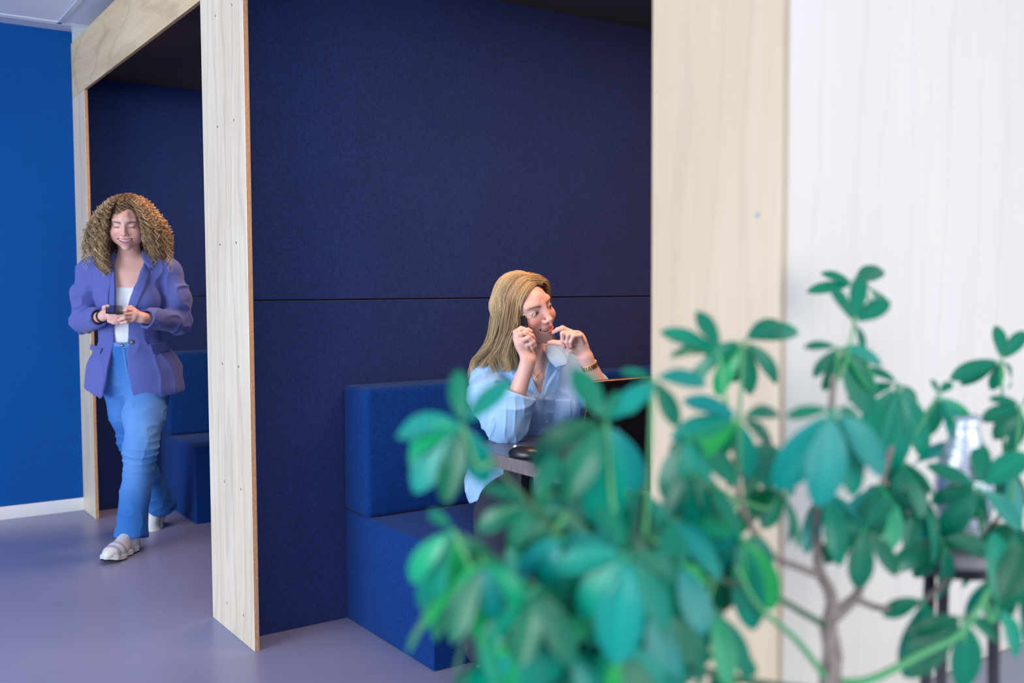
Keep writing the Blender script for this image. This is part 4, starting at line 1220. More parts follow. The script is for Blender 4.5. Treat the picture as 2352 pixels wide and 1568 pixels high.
    def outer(p):
        d = torso(p) - .020
        d = smin(d, ell(p, P(308, 852, 4.85), (.215, .165, .15)), .08)
        d = smin(d, ell(p, P(312, 892, 4.86), (.232, .18, .10)), .05)
        a = polycap(p, [shR + (.0, 0, -.008), (shR + elR) / 2 + (-.012, 0, 0), elR], [.060, .060, .053], .03)
        b_ = polycap(p, [shL + (-.0, 0, -.008), (shL + elL) / 2 + (.014, 0, 0), elL], [.060, .062, .055], .03)
        fo = np.minimum(cap(p, elR, cuR, .053, .043), cap(p, elL, cuL, .055, .043))
        ar = smin(np.minimum(a, b_), fo, .02) + armfold(p)
        d = d + folds(p)
        return smin(d, ar, .012)
    def blazer(p):
        z = p[..., 2]; x = p[..., 0]
        d = outer(p)
        hemz = P(300, 903, 4.72)[2] - .012 + .16 * np.clip(np.abs(x - P(300, 900, 4.75)[0]) - .13, 0, 1) + .010 * np.sin(x * 21 + 1)
        hemz = hemz - .035 * np.exp(-((x - P(236, 900, 4.7)[0]) / .05) ** 2) - .03 * np.exp(-((x - P(335, 900, 4.7)[0]) / .07) ** 2)
        d = smax(d, hemz - z, .004)
        inner = torso(p) - .006
        inner = smin(inner, ell(p, P(308, 870, 4.85), (.19, .150, .14)), .05)
        inner = np.minimum(inner, smax(ell(p, P(308, 905, 4.85), (.215, .165, .13)), z - .80, .01))
        d = smax(d, -inner, .003)
        for el_, cf, wr_ in ((elR, cuR, wrR), (elL, cuL, wrL)):
            ax = ((cf - el_) / np.linalg.norm(cf - el_)).astype(np.float32)
            pl = (p - cf.astype(np.float32)) @ ax
            near = np.linalg.norm(p - cf.astype(np.float32), axis=-1) - .075
            d = smax(d, -smax(-pl, near, .002), .002)
            d = smax(d, -cap(p, el_, wr_ + ax * .03, .037, .034), .002)
        l_, r_ = np.interp(z, zo, xl), np.interp(z, zo, xr)
        op = np.maximum(np.maximum(l_ - x, x - r_), p[..., 1] - 4.83)
        d = smax(d, -op, .003)
        return smax(d, -cap(p, neck_t, neck_b + (0, 0, .02), .062, .066), .004)
    v, f = surface(blazer, (base[0] - .42, 4.40, .66), (base[0] + .46, 5.12, 1.50), .0038)
    bc = np.array([.105, .135, .42])
    bz = np_mesh('blazer', v, f, M['blazer'], root, base, np.tile(bc, (len(v), 1)))
    # lapels as thick turned-back cloth
    def slab(name, outline, lift, thick, colr=bc, flat=False):
        """cloth piece with a pixel outline laid on the blazer front"""
        pts = np.array(outline, float); cen = pts.mean(0); rings = 7; rows = []
        n_ = len(pts) * 5
        dens = []
        for i in range(len(pts)):
            a_, b_ = pts[i], pts[(i + 1) % len(pts)]
            dens += [a_ + (b_ - a_) * t_ for t_ in np.linspace(0, 1, 5, endpoint=False)]
        dens = np.array(dens)
        # depth of the cloth under the outline, smoothed by a low-order fit
        hits = []
        for t_ in np.linspace(.1, 1, 8):
            for q_ in dens:
                xy = cen + (q_ - cen) * t_; h = fh(solid_b, xy[0], xy[1], 4.55, 4.95)
                if h[1] > 4.56: hits.append((xy[0] - cen[0], xy[1] - cen[1], h[1]))
        hits = np.array(hits); X_ = hits[:, 0] / 30; Y_ = hits[:, 1] / 30
        basis = lambda a_, b_: np.stack([np.ones_like(a_), a_, b_] + ([] if flat else [a_ * a_, b_ * b_, a_ * b_, b_ ** 3]), -1)
        w_ = np.linalg.lstsq(basis(X_, Y_), hits[:, 2], rcond=None)[0]
        off_ = np.percentile(basis(X_, Y_) @ w_ - hits[:, 2], 80)
        V_ = np.zeros((rings, n_, 3))
        for k_ in range(rings):
            t_ = 1 - k_ / (rings - 1) * .97
            for j_, q_ in enumerate(dens):
                xy = (q_ - cen) * t_
                dd_ = float(basis(np.array([xy[0] / 30]), np.array([xy[1] / 30])) @ w_) - off_ - lift - thick * min(1, k_ / 1.5)
                V_[k_, j_] = P(xy[0] + cen[0], xy[1] + cen[1], dd_)
        idx = np.arange(rings * n_).reshape(rings, n_)
        F_ = np.stack([idx[:-1], np.roll(idx, -1, 1)[:-1], np.roll(idx, -1, 1)[1:], idx[1:]], -1).reshape(-1, 4)
        V2 = V_.reshape(-1, 3); back = V_[0] + (0, thick + .006, 0)
        o_ = len(V2); bi = np.arange(n_) + o_
        F2 = np.stack([bi, np.roll(bi, -1), np.roll(idx[0], -1), idx[0]], -1)
        return np_mesh(name, np.concatenate([V2, back]), np.concatenate([F_, F2]), M['blazer'], bz, base, np.tile(colr, (len(V2) + n_, 1)))
    def solid_b(p): return outer(p)
    slab('lapel', [(331, 606), (346, 622), (334, 660), (312, 712), (299, 752), (300, 700), (312, 655), (322, 622)], .004, .006)
    slab('lapel', [(262, 612), (254, 640), (250, 690), (256, 735), (263, 752), (264, 700), (264, 650)], .003, .005)
    slab('collar', [(327, 570), (341, 580), (356, 600), (352, 612), (345, 620), (332, 604), (325, 590)], .005, .006)
    slab('pocket_flap', [(342, 790), (386, 784), (390, 804), (350, 814)], .001, .004, flat=True)
    slab('pocket_flap', [(208, 790), (234, 800), (229, 812), (206, 802)], .001, .004, flat=True)
    p_ = fh(solid_b, 303, 785) - (0, .006, 0)
    V_, F_ = tube([p_ + (0, .002, 0), p_ - (0, .003, 0), p_ - (0, .004, 0)], [.0105, .0105, .008], 20)
    obj_from('button', np.array(V_) - base, F_, M['black'], bz, smooth=False)
    # bracelet
    ax = (wrR - elR) / np.linalg.norm(wrR - elR); c_ = wrR - ax * .005
    u_ = np.cross(ax, (0, 0, 1)); u_ /= np.linalg.norm(u_); w_ = np.cross(ax, u_)
    ps = [tube([c_ + ax * k_ * .006 + .027 * (math.cos(t_) * u_ + math.sin(t_) * w_) for t_ in np.linspace(0, 2 * math.pi, 22)], .0022, 6) for k_ in (-1, 0, 1)]
    V_, F_ = join_parts(ps); obj_from('bracelet', np.array(V_) - base, F_, M['black'], root, smooth=True)
    # ---- shoes
    shoe(anL + (0, .0, -.02) - (0, 0, anL[2] - .125), -.12, root, base, M['shoe_white'], M['shoe_white'], 0, .275, True)
    shoe(P(352, 1166, 5.12), .10, root, base, M['shoe_white'], M['shoe_white'], .80, .265, True)
    # ---- curly hair
    def hcore(p):
        q = to_local(p, H)
        d = ell(q, (0, -.028, .036), (.088, .096, .088)) * H[2]
        d = smin(d, polycap(p, [to_world((-.070, -.02, .03), H), P(232, 560, 4.80), P(240, 600, 4.78), P(246, 626, 4.74)], [.045, .058, .040, .018], .02), .03)
        d = smin(d, polycap(p, [to_world((.070, -.02, .03), H), P(358, 555, 4.84), P(368, 585, 4.84)], [.045, .062, .040], .02), .03)
        d = smin(d, polycap(p, [to_world((0, -.08, .0), H), P(300, 590, 4.93)], [.07, .07], .02), .03)
        d = smax(d, -smin(ell(q, (0, .100, -.020), (.062, .085, .090)), cap(q, (0, .07, -.05), (0, .08, -.22), .052, .060), .02), .010)
        return d + vnoise(q, (45, 45, 45)) * .006
    v, f = surface(hcore, (P(180, 500, 4.8)[0], 4.55, 1.28), (P(420, 500, 4.8)[0], 5.1, 1.75), .0050)
    hr = np_mesh('hair', v, f, M['curls'], root, base, np.tile((.085, .048, .026), (len(v), 1)))
    K, S_ = 1500, 100
    th = rng.random(K) * 2 * math.pi; ph = np.arccos(rng.random(K) ** .8 * 1.2 - .2)
    dr = np.stack([np.sin(ph) * np.cos(th), np.sin(ph) * np.sin(th), np.cos(ph)], -1)
    keep = ~((dr[:, 1] > .45) & (dr[:, 2] < .80)); dr = dr[keep]; K = len(dr)
    # extra roots along the hairline and crown
    KX = 620
    xx_ = rng.random(KX) * 1.5 - .75; yy_ = rng.random(KX) * .85 - .25
    zz_ = np.sqrt(np.clip(1 - xx_ ** 2 - yy_ ** 2, .05, 1)); dx = np.stack([xx_, yy_, zz_], -1)
    dr = np.concatenate([dr, dx]); K = len(dr)
    front = (dr[:, 2] > .45) & (dr[:, 1] > -.1)
    root_l = np.array([0, -.026, .036]) + dr * (.084, .090, .082)
    s_ = np.linspace(0, 1, S_)[None, :, None]
    # outward, then falling; wide at the cheeks
    side = np.sign(dr[:, 0:1]) * np.clip(np.abs(dr[:, 0:1]) + .25, 0, 1)
    R0 = to_world(root_l, H); out = dr @ H[1].T
    ln = (.15 + .12 * rng.random((K, 1)))
    C_ = R0[:, None] + out[:, None] * ((.058 - .022 * np.clip(np.abs(out[:, 0:1]), 0, 1) * (out[:, 2:3] > .3))[:, None] * np.sin(np.clip(s_ * 1.9, 0, 1.57)))
    lat = (np.sign(out[:, 0:1]) * (.062 + .035 * rng.random((K, 1))))[:, None]
    cl_ = np.clip(np.abs(out[:, 0:1]) * 2.2, .25, 1)[:, None]
    C_ = C_ + lat * cl_ * np.array([1, 0, 0]) * s_ ** 1.4 * (1.15 - .55 * s_ ** 3)
    sgn = np.where(np.abs(out[:, 0]) < .12, rng.choice([-1, 1], K), np.sign(out[:, 0]))
    C_[front] += (sgn[front, None, None] * np.array([1, 0, 0]) * (.040 * np.clip(1 - np.abs(out[front, 0]) / .45, 0, 1))[:, None, None] * s_ ** .7 + H[1][:, 1] * .016 * np.sin(s_ * 3.1))
    C_[..., 2] -= (ln[:, None] * (s_ ** 1.5))[..., 0]
    # front right lock of the picture's left side hangs lower over the lapel
    long_ = (dr[:, 0] < -.30) & (dr[:, 1] > .0) & (rng.random(K) < .55)
    tgt = P(247, 632, 4.715)
    C_[long_] = C_[long_] * (1 - s_ ** 2 * .9) + (tgt + rng.normal(0, .016, (long_.sum(), 1, 3)) + np.array([0, 0, .03]) * rng.random((long_.sum(), 1, 1))) * (s_ ** 2 * .9)
    l2 = (dr[:, 0] > .35) & (dr[:, 1] > .0) & (rng.random(K) < .35)
    tgt = P(352, 596, 4.74)
    C_[l2] = C_[l2] * (1 - s_ ** 2 * .8) + (tgt + rng.normal(0, .020, (l2.sum(), 1, 3))) * (s_ ** 2 * .8)
    # keep strands off the face
    def keepout(p):
        q = to_local(p, H)
        return np.minimum(smin(ell(q, (.004, .090, -.020), (.069, .092, .086)), cap(q, (0, .06, -.09), (0, .10, -.26), .046, .052), .02), head_sdf(q)) * H[2]
    C_ = push_out(C_, keepout, .004, 4)
    ph0 = rng.random((K, 1, 1)) * 6.28; turns = (5 + 4 * rng.random((K, 1, 1))) * 2 * math.pi
    amp = (.0055 + .0055 * rng.random((K, 1, 1))) * np.clip(s_ * 4, 0, 1)
    C_ = C_ + amp * (np.cos(ph0 + turns * s_) * np.array([1, 0, .15]) + np.sin(ph0 + turns * s_) * np.array([.1, 1, .25])) + np.array([0, 0, .45]) * amp * np.sin(2 * (ph0 + turns * s_))
    ql = to_local(C_.reshape(-1, 3).astype(np.float32), H).reshape(C_.shape)
    onface = ((np.abs(ql[..., 0]) < .056) & (ql[..., 1] > .058) & (ql[..., 2] < .046) & (ql[..., 2] > -.20)).any(1)
    onface |= ((np.abs(ql[..., 0]) < .066) & (ql[..., 1] > .045) & (ql[..., 2] < .035) & (ql[..., 2] > -.11)).any(1)
    C_ = C_[~onface]; K = len(C_)
    rad = .0009 + .0010 * rng.random(K)
    v, f, si = strands(C_, rad, 3, taper=.4)
    pal = np.array([[.54, .37, .19], [.28, .17, .08], [.86, .68, .42], [.18, .10, .055], [.72, .53, .28], [.48, .31, .15]])
    tip_col = pal[rng.integers(0, 6, K)] * (.78 + .3 * rng.random((K, 1)))  # each strand's own hair tone, reached from the dark roots
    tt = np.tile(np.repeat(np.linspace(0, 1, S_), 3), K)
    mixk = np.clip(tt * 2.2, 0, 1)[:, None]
    cc = np.array([.12, .07, .045]) * (1 - mixk) + tip_col[si] * mixk
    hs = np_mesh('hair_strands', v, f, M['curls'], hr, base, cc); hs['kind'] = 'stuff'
    # ---- phone in her hands
    c_ = P(262, 711, 4.525)
    up = P(261, 700, 4.62) - P(262, 716, 4.49); up /= np.linalg.norm(up)
    sd = np.array([1, 0.02, -.12]); sd -= up * (sd @ up); sd /= np.linalg.norm(sd); nn = np.cross(up, sd)
    bm = bmesh.new(); bmesh.ops.create_cube(bm, size=1)
    for q_ in bm.verts: q_.co = Vector((q_.co.x * .072, q_.co.y * .0085, q_.co.z * .148))
    bmesh.ops.bevel(bm, geom=[e for e in bm.edges if abs((e.verts[0].co - e.verts[1].co).y) > .004], offset=.009, segments=4, affect='EDGES')
    R_ = Matrix(((sd[0], nn[0], up[0]), (sd[1], nn[1], up[1]), (sd[2], nn[2], up[2]))).to_4x4()
    e = obj_bm('phone', bm, M['black'], None)
    e.matrix_world = Matrix.Rotation(-YAW, 4, 'Z') @ Matrix.Translation(Vector(c_)) @ R_
    tag(e, 'black phone held in both hands by the walking woman', 'phone')
    bm = bmesh.new(); bmesh.ops.create_cube(bm, size=1)
    for q_ in bm.verts: q_.co = Vector((q_.co.x * .066, q_.co.y * .0006, q_.co.z * .141))
    for sy_ in (-1,):
        sc_ = obj_bm('screen', bm, M['glass_black'], e, loc=(0, sy_ * .0046, 0))
    bm = bmesh.new()
    return root

# ================================================================== THINGS ON THE NEAR TABLE
def laptop():
    hinge_z = .7425
    M['lid'] = plain('dark_anodised_lid', (0.028, 0.020, 0.026), 0.45, 0.4)
    M['warm_glint'] = plain('warm_glint_edge', (0.50, 0.22, 0.12), 0.3, 0.8)
    cx, cy_ = 1.905, 2.155
    e = empty('laptop', (cx, cy_, .7405)); tag(e, 'dark open laptop with its lid back to the camera, hiding the seated woman\'s elbow', 'laptop')
    box('keyboard_base', cx - .185, cx + .185, cy_ - .0, cy_ + .245, .7410, .7570, M['lid'], e, bev=.004)
    w_, h_, t_ = .37, .245, .006
    bm = bmesh.new(); bmesh.ops.create_cube(bm, size=1)
    for v in bm.verts: v.co = Vector((v.co.x * w_, v.co.y * t_, v.co.z * h_ + h_ / 2))
    bmesh.ops.bevel(bm, geom=[ed for ed in bm.edges if abs((ed.verts[0].co - ed.verts[1].co).y) > .004], offset=.010, segments=4, affect='EDGES')
    lid = obj_bm('lid', bm, M['lid'], e, loc=(0, -.004, .0165)); lid.rotation_euler = (math.radians(14), 0, 0)
    # thin rim along the lid, coloured as a warm reflection on its edge
    V_, F_ = tube([(-w_ / 2 + .001, 0, .01), (-w_ / 2 + .001, 0, h_ - .010), (-w_ / 2 + .005, 0, h_ - .002), (w_ / 2 - .005, 0, h_ - .002), (w_ / 2 - .001, 0, h_ - .010), (w_ / 2 - .001, 0, .01)], .0016, 6)
    obj_from('rim', V_, F_, M['warm_glint'], lid, smooth=True, loc=(0, -.0032, 0))
    V_, F_ = tube([(-.15, 0, 0), (.15, 0, 0)], .006, 12); obj_from('hinge', V_, F_, M['black'], e, smooth=True, loc=(0, -.002, .0155))
laptop()
# rounded dark mouse by her right elbow
mp = QW(1207, 1026, 2.95)
bm = bmesh.new(); bmesh.ops.create_uvsphere(bm, u_segments=28, v_segments=16, radius=1)
for v in bm.verts:
    v.co = Vector((v.co.x * .034 * (1 - .12 * v.co.y), v.co.y * .056, max(v.co.z, -.35) * .028 + .0098))
mo = obj_bm('computer_mouse', bm, M['black'], None, smooth=True, loc=(mp.x, mp.y, .7402)); mo.rotation_euler = (0, 0, .5)
tag(mo, 'rounded black computer mouse on the dark table near her elbow', 'computer mouse')
bm = bmesh.new(); bmesh.ops.create_cylinder(bm, segments=14, radius=.006, depth=.004) if hasattr(bmesh.ops, 'create_cylinder') else bmesh.ops.create_cone(bm, cap_ends=True, segments=14, radius1=.006, radius2=.006, depth=.004)
bmesh.ops.rotate(bm, verts=bm.verts, cent=(0, 0, 0), matrix=Matrix.Rotation(math.pi / 2, 3, 'Y'))
obj_bm('scroll_wheel', bm, M['chrome'], mo, loc=(0, .034, .030))

# ================================================================== AT THE RIGHT, BY THE END PANEL
M['bench_grey'] = plain('grey_felt_bench', (0.30, 0.30, 0.35), 0.9)
lb = empty('low_bench', (2.2, .66, 0)); tag(lb, 'low grey bench along the pale end panel at the lower right', 'bench')
box('seat', 1.45, 3.2, .42, YE - .004, .30, .553, M['bench_grey'], lb, bev=.012, seg=3)
box('plinth', 1.50, 3.15, .48, YE - .03, 0, .30, M['black_metal'], lb)
st = empty('side_table', tuple(QW(2195, 1300, 1.27).xy) + (0,)); tag(st, 'small high table with black legs and grey top at the right edge', 'table')
sx, sy = st.location.x, st.location.y
M['grey_top'] = plain('warm_grey_laminate', (0.28, 0.25, 0.27), 0.5)
bm = bmesh.new(); bmesh.ops.create_cone(bm, cap_ends=True, segments=48, radius1=.062, radius2=.062, depth=.018)
bmesh.ops.bevel(bm, geom=list(bm.edges), offset=.003, segments=2, affect='EDGES')
obj_bm('tabletop', bm, M['grey_top'], st, loc=(0, 0, .906))
bm = bmesh.new(); bmesh.ops.create_cone(bm, cap_ends=True, segments=48, radius1=.060, radius2=.060, depth=.012)
obj_bm('rim', bm, M['black_metal'], st, loc=(0, 0, .890))
for k_ in range(3):
    an = 2 * math.pi * k_ / 3 + 2.95
    V_, F_ = tube([(.045 * math.cos(an), .045 * math.sin(an), .885), (.055 * math.cos(an), .055 * math.sin(an), .40), (.095 * math.cos(an), .095 * math.sin(an), .001)], .0075, 10)
    obj_from('leg', V_, F_, M['black_metal'], st, smooth=True)
# silver patterned vase on it
m, nt, b = new_mat('silver_mesh_ceramic')
ck = N(nt, 'ShaderNodeTexChecker'); ck.inputs['Scale'].default_value = 1.0
nt.links.new(mapped(nt, (260, 260, 260), (0.6, 0.6, 0.78)), ck.inputs['Vector'])
ck.inputs['Color1'].default_value = (.80, .83, .90, 1); ck.inputs['Color2'].default_value = (.30, .31, .36, 1)
nt.links.new(ck.outputs['Color'], b.inputs['Base Color']); b.inputs['Roughness'].default_value = .25; b.inputs['Metallic'].default_value = .5
M['vase'] = m
prof = [(.0, 0), (.024, 0), (.030, .02), (.035, .05), (.036, .08), (.031, .11), (.020, .140), (.017, .155), (.021, .168), (.018, .168), (.014, .155), (.0, .15)]
V_, F_ = [], []
for r_, z_ in prof:
    for k_ in range(32): V_.append((r_ * math.cos(k_ * math.pi / 16), r_ * math.sin(k_ * math.pi / 16), z_))
for i in range(len(prof) - 1):
    for k_ in range(32): F_.append((i * 32 + k_, i * 32 + (k_ + 1) % 32, (i + 1) * 32 + (k_ + 1) % 32, (i + 1) * 32 + k_))
vp = QW(2228, 905, 1.27)
va = obj_from('vase', V_, F_, M['vase'], None, smooth=True, loc=(sx + (vp.x - sx) * .6, sy + (vp.y - sy) * .6, .9152))
tag(va, 'silver patterned vase behind the leaves at the right edge', 'vase')

# ================================================================== THE PLANT
m, nt, b = new_mat('umbrella_leaf')
oi = N(nt, 'ShaderNodeObjectInfo'); ge = N(nt, 'ShaderNodeNewGeometry')
tc = N(nt, 'ShaderNodeTexCoord'); sp = N(nt, 'ShaderNodeSeparateXYZ'); nt.links.new(tc.outputs['UV'], sp.inputs[0])
c = ramp(nt, oi.outputs['Random'], [(0.0, (0.0, 0.12, 0.05)), (0.30, (0.0, 0.27, 0.15)), (0.60, (0.0, 0.29, 0.26)), (0.85, (0.0, 0.36, 0.15)), (1.0, (0.02, 0.40, 0.08))])
vein = N(nt, 'ShaderNodeMath', operation='ABSOLUTE'); nt.links.new(sp.outputs['X'], vein.inputs[0])
c = mixc(nt, 1.0, c, ramp(nt, vein.outputs[0], [(0.0, (1.5, 1.5, 1.2)), (0.06, (1.0, 1.0, 1.0)), (1.0, (0.92, 0.92, 0.92))]), 'MULTIPLY')
c = mixc(nt, ge.outputs['Backfacing'], c, mixc(nt, 0.45, c, (0.12, 0.42, 0.24)))
nt.links.new(c, b.inputs['Base Color'])
b.inputs['Roughness'].default_value = 0.34; sset(b, 'Specular IOR Level', 0.40); sset(b, 'Coat Weight', 0.12); sset(b, 'Coat Roughness', 0.2)
tr = N(nt, 'ShaderNodeBsdfTranslucent'); nt.links.new(c, tr.inputs['Color'])
ms = N(nt, 'ShaderNodeMixShader'); ms.inputs[0].default_value = 0.22
nt.links.new(b.outputs[0], ms.inputs[1]); nt.links.new(tr.outputs[0], ms.inputs[2])
nt.links.new(ms.outputs[0], nt.nodes['Material Output'].inputs['Surface'])
M['leaf'] = m
M['stem_dark'] = plain('dark_green_stem', (0.05, 0.12, 0.05), 0.6)
M['stem_green'] = plain('green_stem', (0.09, 0.36, 0.13), 0.5)
m, nt, b = new_mat('grey_brown_bark')
n_ = noise(nt, mapped(nt, (60, 60, 25)), 2.0, 4, .6)
nt.links.new(ramp(nt, n_, [(.3, (.13, .085, .06)), (.7, (.34, .27, .24))]), b.inputs['Base Color']); b.inputs['Roughness'].default_value = .8
bump(nt, b, n_, .4, .002)
M['bark'] = m

def leaf_mesh(wf, droop, fold, wave):
    """leaflet along +Y, unit length, a short stalk, blunt oval blade with a folded midrib"""
    nl, nw = 12, 4
    V_, UV = [], []
    for i in range(nl + 1):
        t = i / nl
        w = wf * (math.sin(math.pi * min(1, t * .93 + .05)) ** .72) * (1 - .25 * (1 - t)) * (1 if t < .93 else (1 - (t - .93) / .07 * .75))
        y = .10 + .90 * t
        for j in range(-nw, nw + 1):
            u = j / nw
            z = -droop * t * t + fold * abs(u) * w * 1.0 - .10 * w * u * u + wave * math.sin(t * 9 + u) * abs(u) * .5
            V_.append((u * w, y - .5 * droop * t ** 3 * .5, z)); UV.append((u, t))
    n_ = 2 * nw + 1
    F_ = [(i * n_ + j, i * n_ + j + 1, (i + 1) * n_ + j + 1, (i + 1) * n_ + j) for i in range(nl) for j in range(n_ - 1)]
    o = len(V_)
    tv, tf = tube([(0, 0, 0), (0, .06, .004), (0, .16, 0)], [.012, .010, .008], 5)
    V_ += [tuple(v) for v in tv]; F_ += [tuple(i + o for i in f) for f in tf]; UV += [(0, 0)] * len(tv)
    me = bpy.data.meshes.new('leaf'); me.from_pydata(V_, [], F_); me.update()
    uv = me.uv_layers.new(name='UVMap')
    for lp in me.loops: uv.data[lp.index].uv = UV[lp.vertex_index]
    me.polygons.foreach_set('use_smooth', [True] * len(me.polygons)); me.materials.append(M['leaf'])
    return me
LM = [leaf_mesh(.19, .10, .35, .01), leaf_mesh(.21, .22, .25, .015), leaf_mesh(.17, .34, .30, .01), leaf_mesh(.24, .15, .20, .02), leaf_mesh(.19, .48, .3, .01)]
base_r = Q0(1897, 1560, 1.06)
ploc = Vector((base_r[0] * cY + base_r[1] * sY, -base_r[0] * sY + base_r[1] * cY, 0))
plant = empty('potted_umbrella_plant', ploc)
tag(plant, 'glossy green umbrella plant filling the lower right foreground, out of focus', 'plant')
def wv(q): return Vector((q[0] * cY + q[1] * sY, -q[0] * sY + q[1] * cY, q[2]))
prng = random.Random(21)
n_leaf = 0
def add_leaf(org, direction, normal, length, kind=None):
    global n_leaf
    d = Vector(direction).normalized(); nrm = Vector(normal); nrm = (nrm - d * nrm.dot(d)).normalized(); sd = d.cross(nrm)
    mt = Matrix(((sd.x, d.x, nrm.x), (sd.y, d.y, nrm.y), (sd.z, d.z, nrm.z))).to_4x4()
    o = bpy.data.objects.new('leaf', LM[prng.randrange(5) if kind is None else kind]); COL.objects.link(o)
    o.parent = plant
    o.matrix_local = Matrix.Translation(Vector(org) - ploc) @ mt @ Matrix.Diagonal((length, length, length, 1))
    n_leaf += 1
def stem(pts, r0, r1, mat, name='stem', n=18):
    C_ = spline(pts, n)
    V_, F_ = tube([C_[i] - np.array(ploc) for i in range(n)], list(np.linspace(r0, r1, n)), 8)
    return obj_from(name, V_, F_, mat, plant, smooth=True)
CAMV = wv((0, -1, 0))     # towards the camera
def spec_cluster(c, leaves, node, droop=.25):
    """leaves = (image angle, pixel length, depth lean, mesh kind)"""
    cw = wv(Q0(*c)); pf = c[2] / F_PX
    for a_, l_, dp, kd in leaves:
        an = math.radians(a_)
        d = (math.cos(an), dp, math.sin(an) + (.12 if a_ < 180 else .0))
        nr = wv((prng.uniform(-.25, .25), -.9, .75))
        add_leaf(cw, wv(d), nr, l_ * pf / math.cos(math.atan(abs(dp))) * 1.28, kd)
    nd = wv(Q0(*node))
    mid_ = (cw + nd) / 2 + Vector((0, 0, -.02))
    stem([nd, mid_, cw], .0024, .0018, M['stem_green'], 'petiole', 10)
def wild_cluster(c, n, l_px, node, tilt=None, spin=None, droop=35):
    cw = wv(Q0(*c)); pf = c[2] / F_PX
    nd = wv(Q0(*node))
    ax = (cw - nd).normalized() * .5 + Vector((prng.uniform(-.4, .4), prng.uniform(-.4, .4), .9)) + CAMV * .45
    if tilt: ax = wv(tilt)
    ax.normalize()
    a = ax.cross(Vector((.3, .2, .9))).normalized(); b_ = ax.cross(a)
    s0 = prng.uniform(0, 6.28) if spin is None else spin
    for k_ in range(n):
        an = s0 + 2 * math.pi * k_ / n + prng.uniform(-.12, .12)
        dr = math.radians(droop + prng.uniform(-14, 18))
        d = (a * math.cos(an) + b_ * math.sin(an)) * math.cos(dr) - ax * math.sin(dr) + Vector((0, 0, -.15))
        add_leaf(cw, d, ax + (a * math.cos(an) + b_ * math.sin(an)) * .3, l_px * pf * prng.uniform(.85, 1.2))
    mid_ = (cw + nd) / 2 + Vector((prng.uniform(-.01, .01), prng.uniform(-.01, .01), -.015))
    stem([nd, mid_, cw], .0022, .0016, M['stem_green'], 'petiole', 10)
# trunk and branches
tb = [ploc + Vector((0, 0, .42)), ploc + Vector((.006, .004, .62)), wv(Q0(1906, 1568, 1.06)), wv(Q0(1912, 1500, 1.06)), wv(Q0(1900, 1430, 1.06))]
stem(tb, .014, .0095, M['bark'], 'trunk', 26)
stem([wv(Q0(1900, 1440, 1.06)), wv(Q0(1912, 1390, 1.07)), wv(Q0(1902, 1350, 1.08)), wv(Q0(1880, 1300, 1.10)), wv(Q0(1878, 1180, 1.12)), wv(Q0(1900, 1040, 1.12)), wv(Q0(1915, 860, 1.12))], .0085, .0035, M['bark'], 'branch')
stem([wv(Q0(1905, 1425, 1.06)), wv(Q0(1950, 1385, 1.10)), wv(Q0(1975, 1350, 1.14)), wv(Q0(2010, 1200, 1.20)), wv(Q0(2050, 1000, 1.26)), wv(Q0(2062, 900, 1.28))], .0075, .0030, M['bark'], 'branch')
stem([wv(Q0(1902, 1440, 1.06)), wv(Q0(1850, 1410, 1.03)), wv(Q0(1760, 1360, 1.0)), wv(Q0(1650, 1330, .96)), wv(Q0(1500, 1290, .92)), wv(Q0(1300, 1230, .88)), wv(Q0(1130, 1060, .86))], .0042, .0020, M['stem_dark'], 'branch')
stem([wv(Q0(1880, 1320, 1.09)), wv(Q0(1830, 1300, 1.06)), wv(Q0(1770, 1270, 1.03)), wv(Q0(1700, 1150, 1.02)), wv(Q0(1690, 980, 1.04))], .0045, .0030, M['bark'], 'branch')
stem([wv(Q0(1960, 1372, 1.10)), wv(Q0(2030, 1397, 1.13)), wv(Q0(2120, 1380, 1.18)), wv(Q0(2220, 1280, 1.24)), wv(Q0(2300, 1180, 1.28))], .0042, .0030, M['bark'], 'branch')
stem([wv(Q0(1908, 1568, 1.06)), wv(Q0(2000, 1560, 1.05)), wv(Q0(2120, 1500, 1.06)), wv(Q0(2210, 1450, 1.08)), wv(Q0(2280, 1340, 1.10)), wv(Q0(2330, 1250, 1.12))], .0050, .0030, M['stem_green'], 'branch')
stem([wv(Q0(1905, 1568, 1.06)), wv(Q0(1830, 1470, 1.02)), wv(Q0(1740, 1390, .97)), wv(Q0(1690, 1300, .95))], .0036, .0026, M['stem_green'], 'branch')
stem([wv(Q0(1902, 1590, 1.06)), wv(Q0(1700, 1560, .98)), wv(Q0(1480, 1500, .90)), wv(Q0(1300, 1420, .84)), wv(Q0(1160, 1330, .82))], .0045, .0024, M['stem_dark'], 'branch')
# clusters that can be told apart in the photograph
spec_cluster((1062, 975, .86), [(97, 105, .1, 1), (198, 165, .25, 4), (228, 175, .1, 1), (256, 150, -.1, 0), (292, 130, .15, 3), (38, 120, .3, 0), (182, 150, .5, 1)], (1130, 1060, .86))
spec_cluster((1392, 968, .90), [(122, 118, .15, 3), (66, 60, .3, 0), (36, 120, .2, 1), (196, 185, .1, 4), (268, 210, .0, 3), (238, 170, -.2, 1), (300, 180, .1, 2)], (1420, 1215, .90))
spec_cluster((1500, 868, .98), [(172, 60, .4, 0), (-6, 115, .2, 1), (230, 90, .2, 1), (300, 110, .2, 0)], (1480, 1230, .92))
spec_cluster((1652, 812, 1.06), [(112, 90, .3, 3), (160, 110, .6, 0), (176, 95, .5, 2), (225, 80, .2, 1)], (1692, 990, 1.04))
spec_cluster((1708, 782, 1.16), [(205, 110, .2, 4), (240, 125, .1, 2), (280, 105, .05, 0), (318, 110, -.1, 2), (20, 100, .4, 1), (5, 130, .6, 0), (258, 90, .3, 1)], (1692, 990, 1.04))
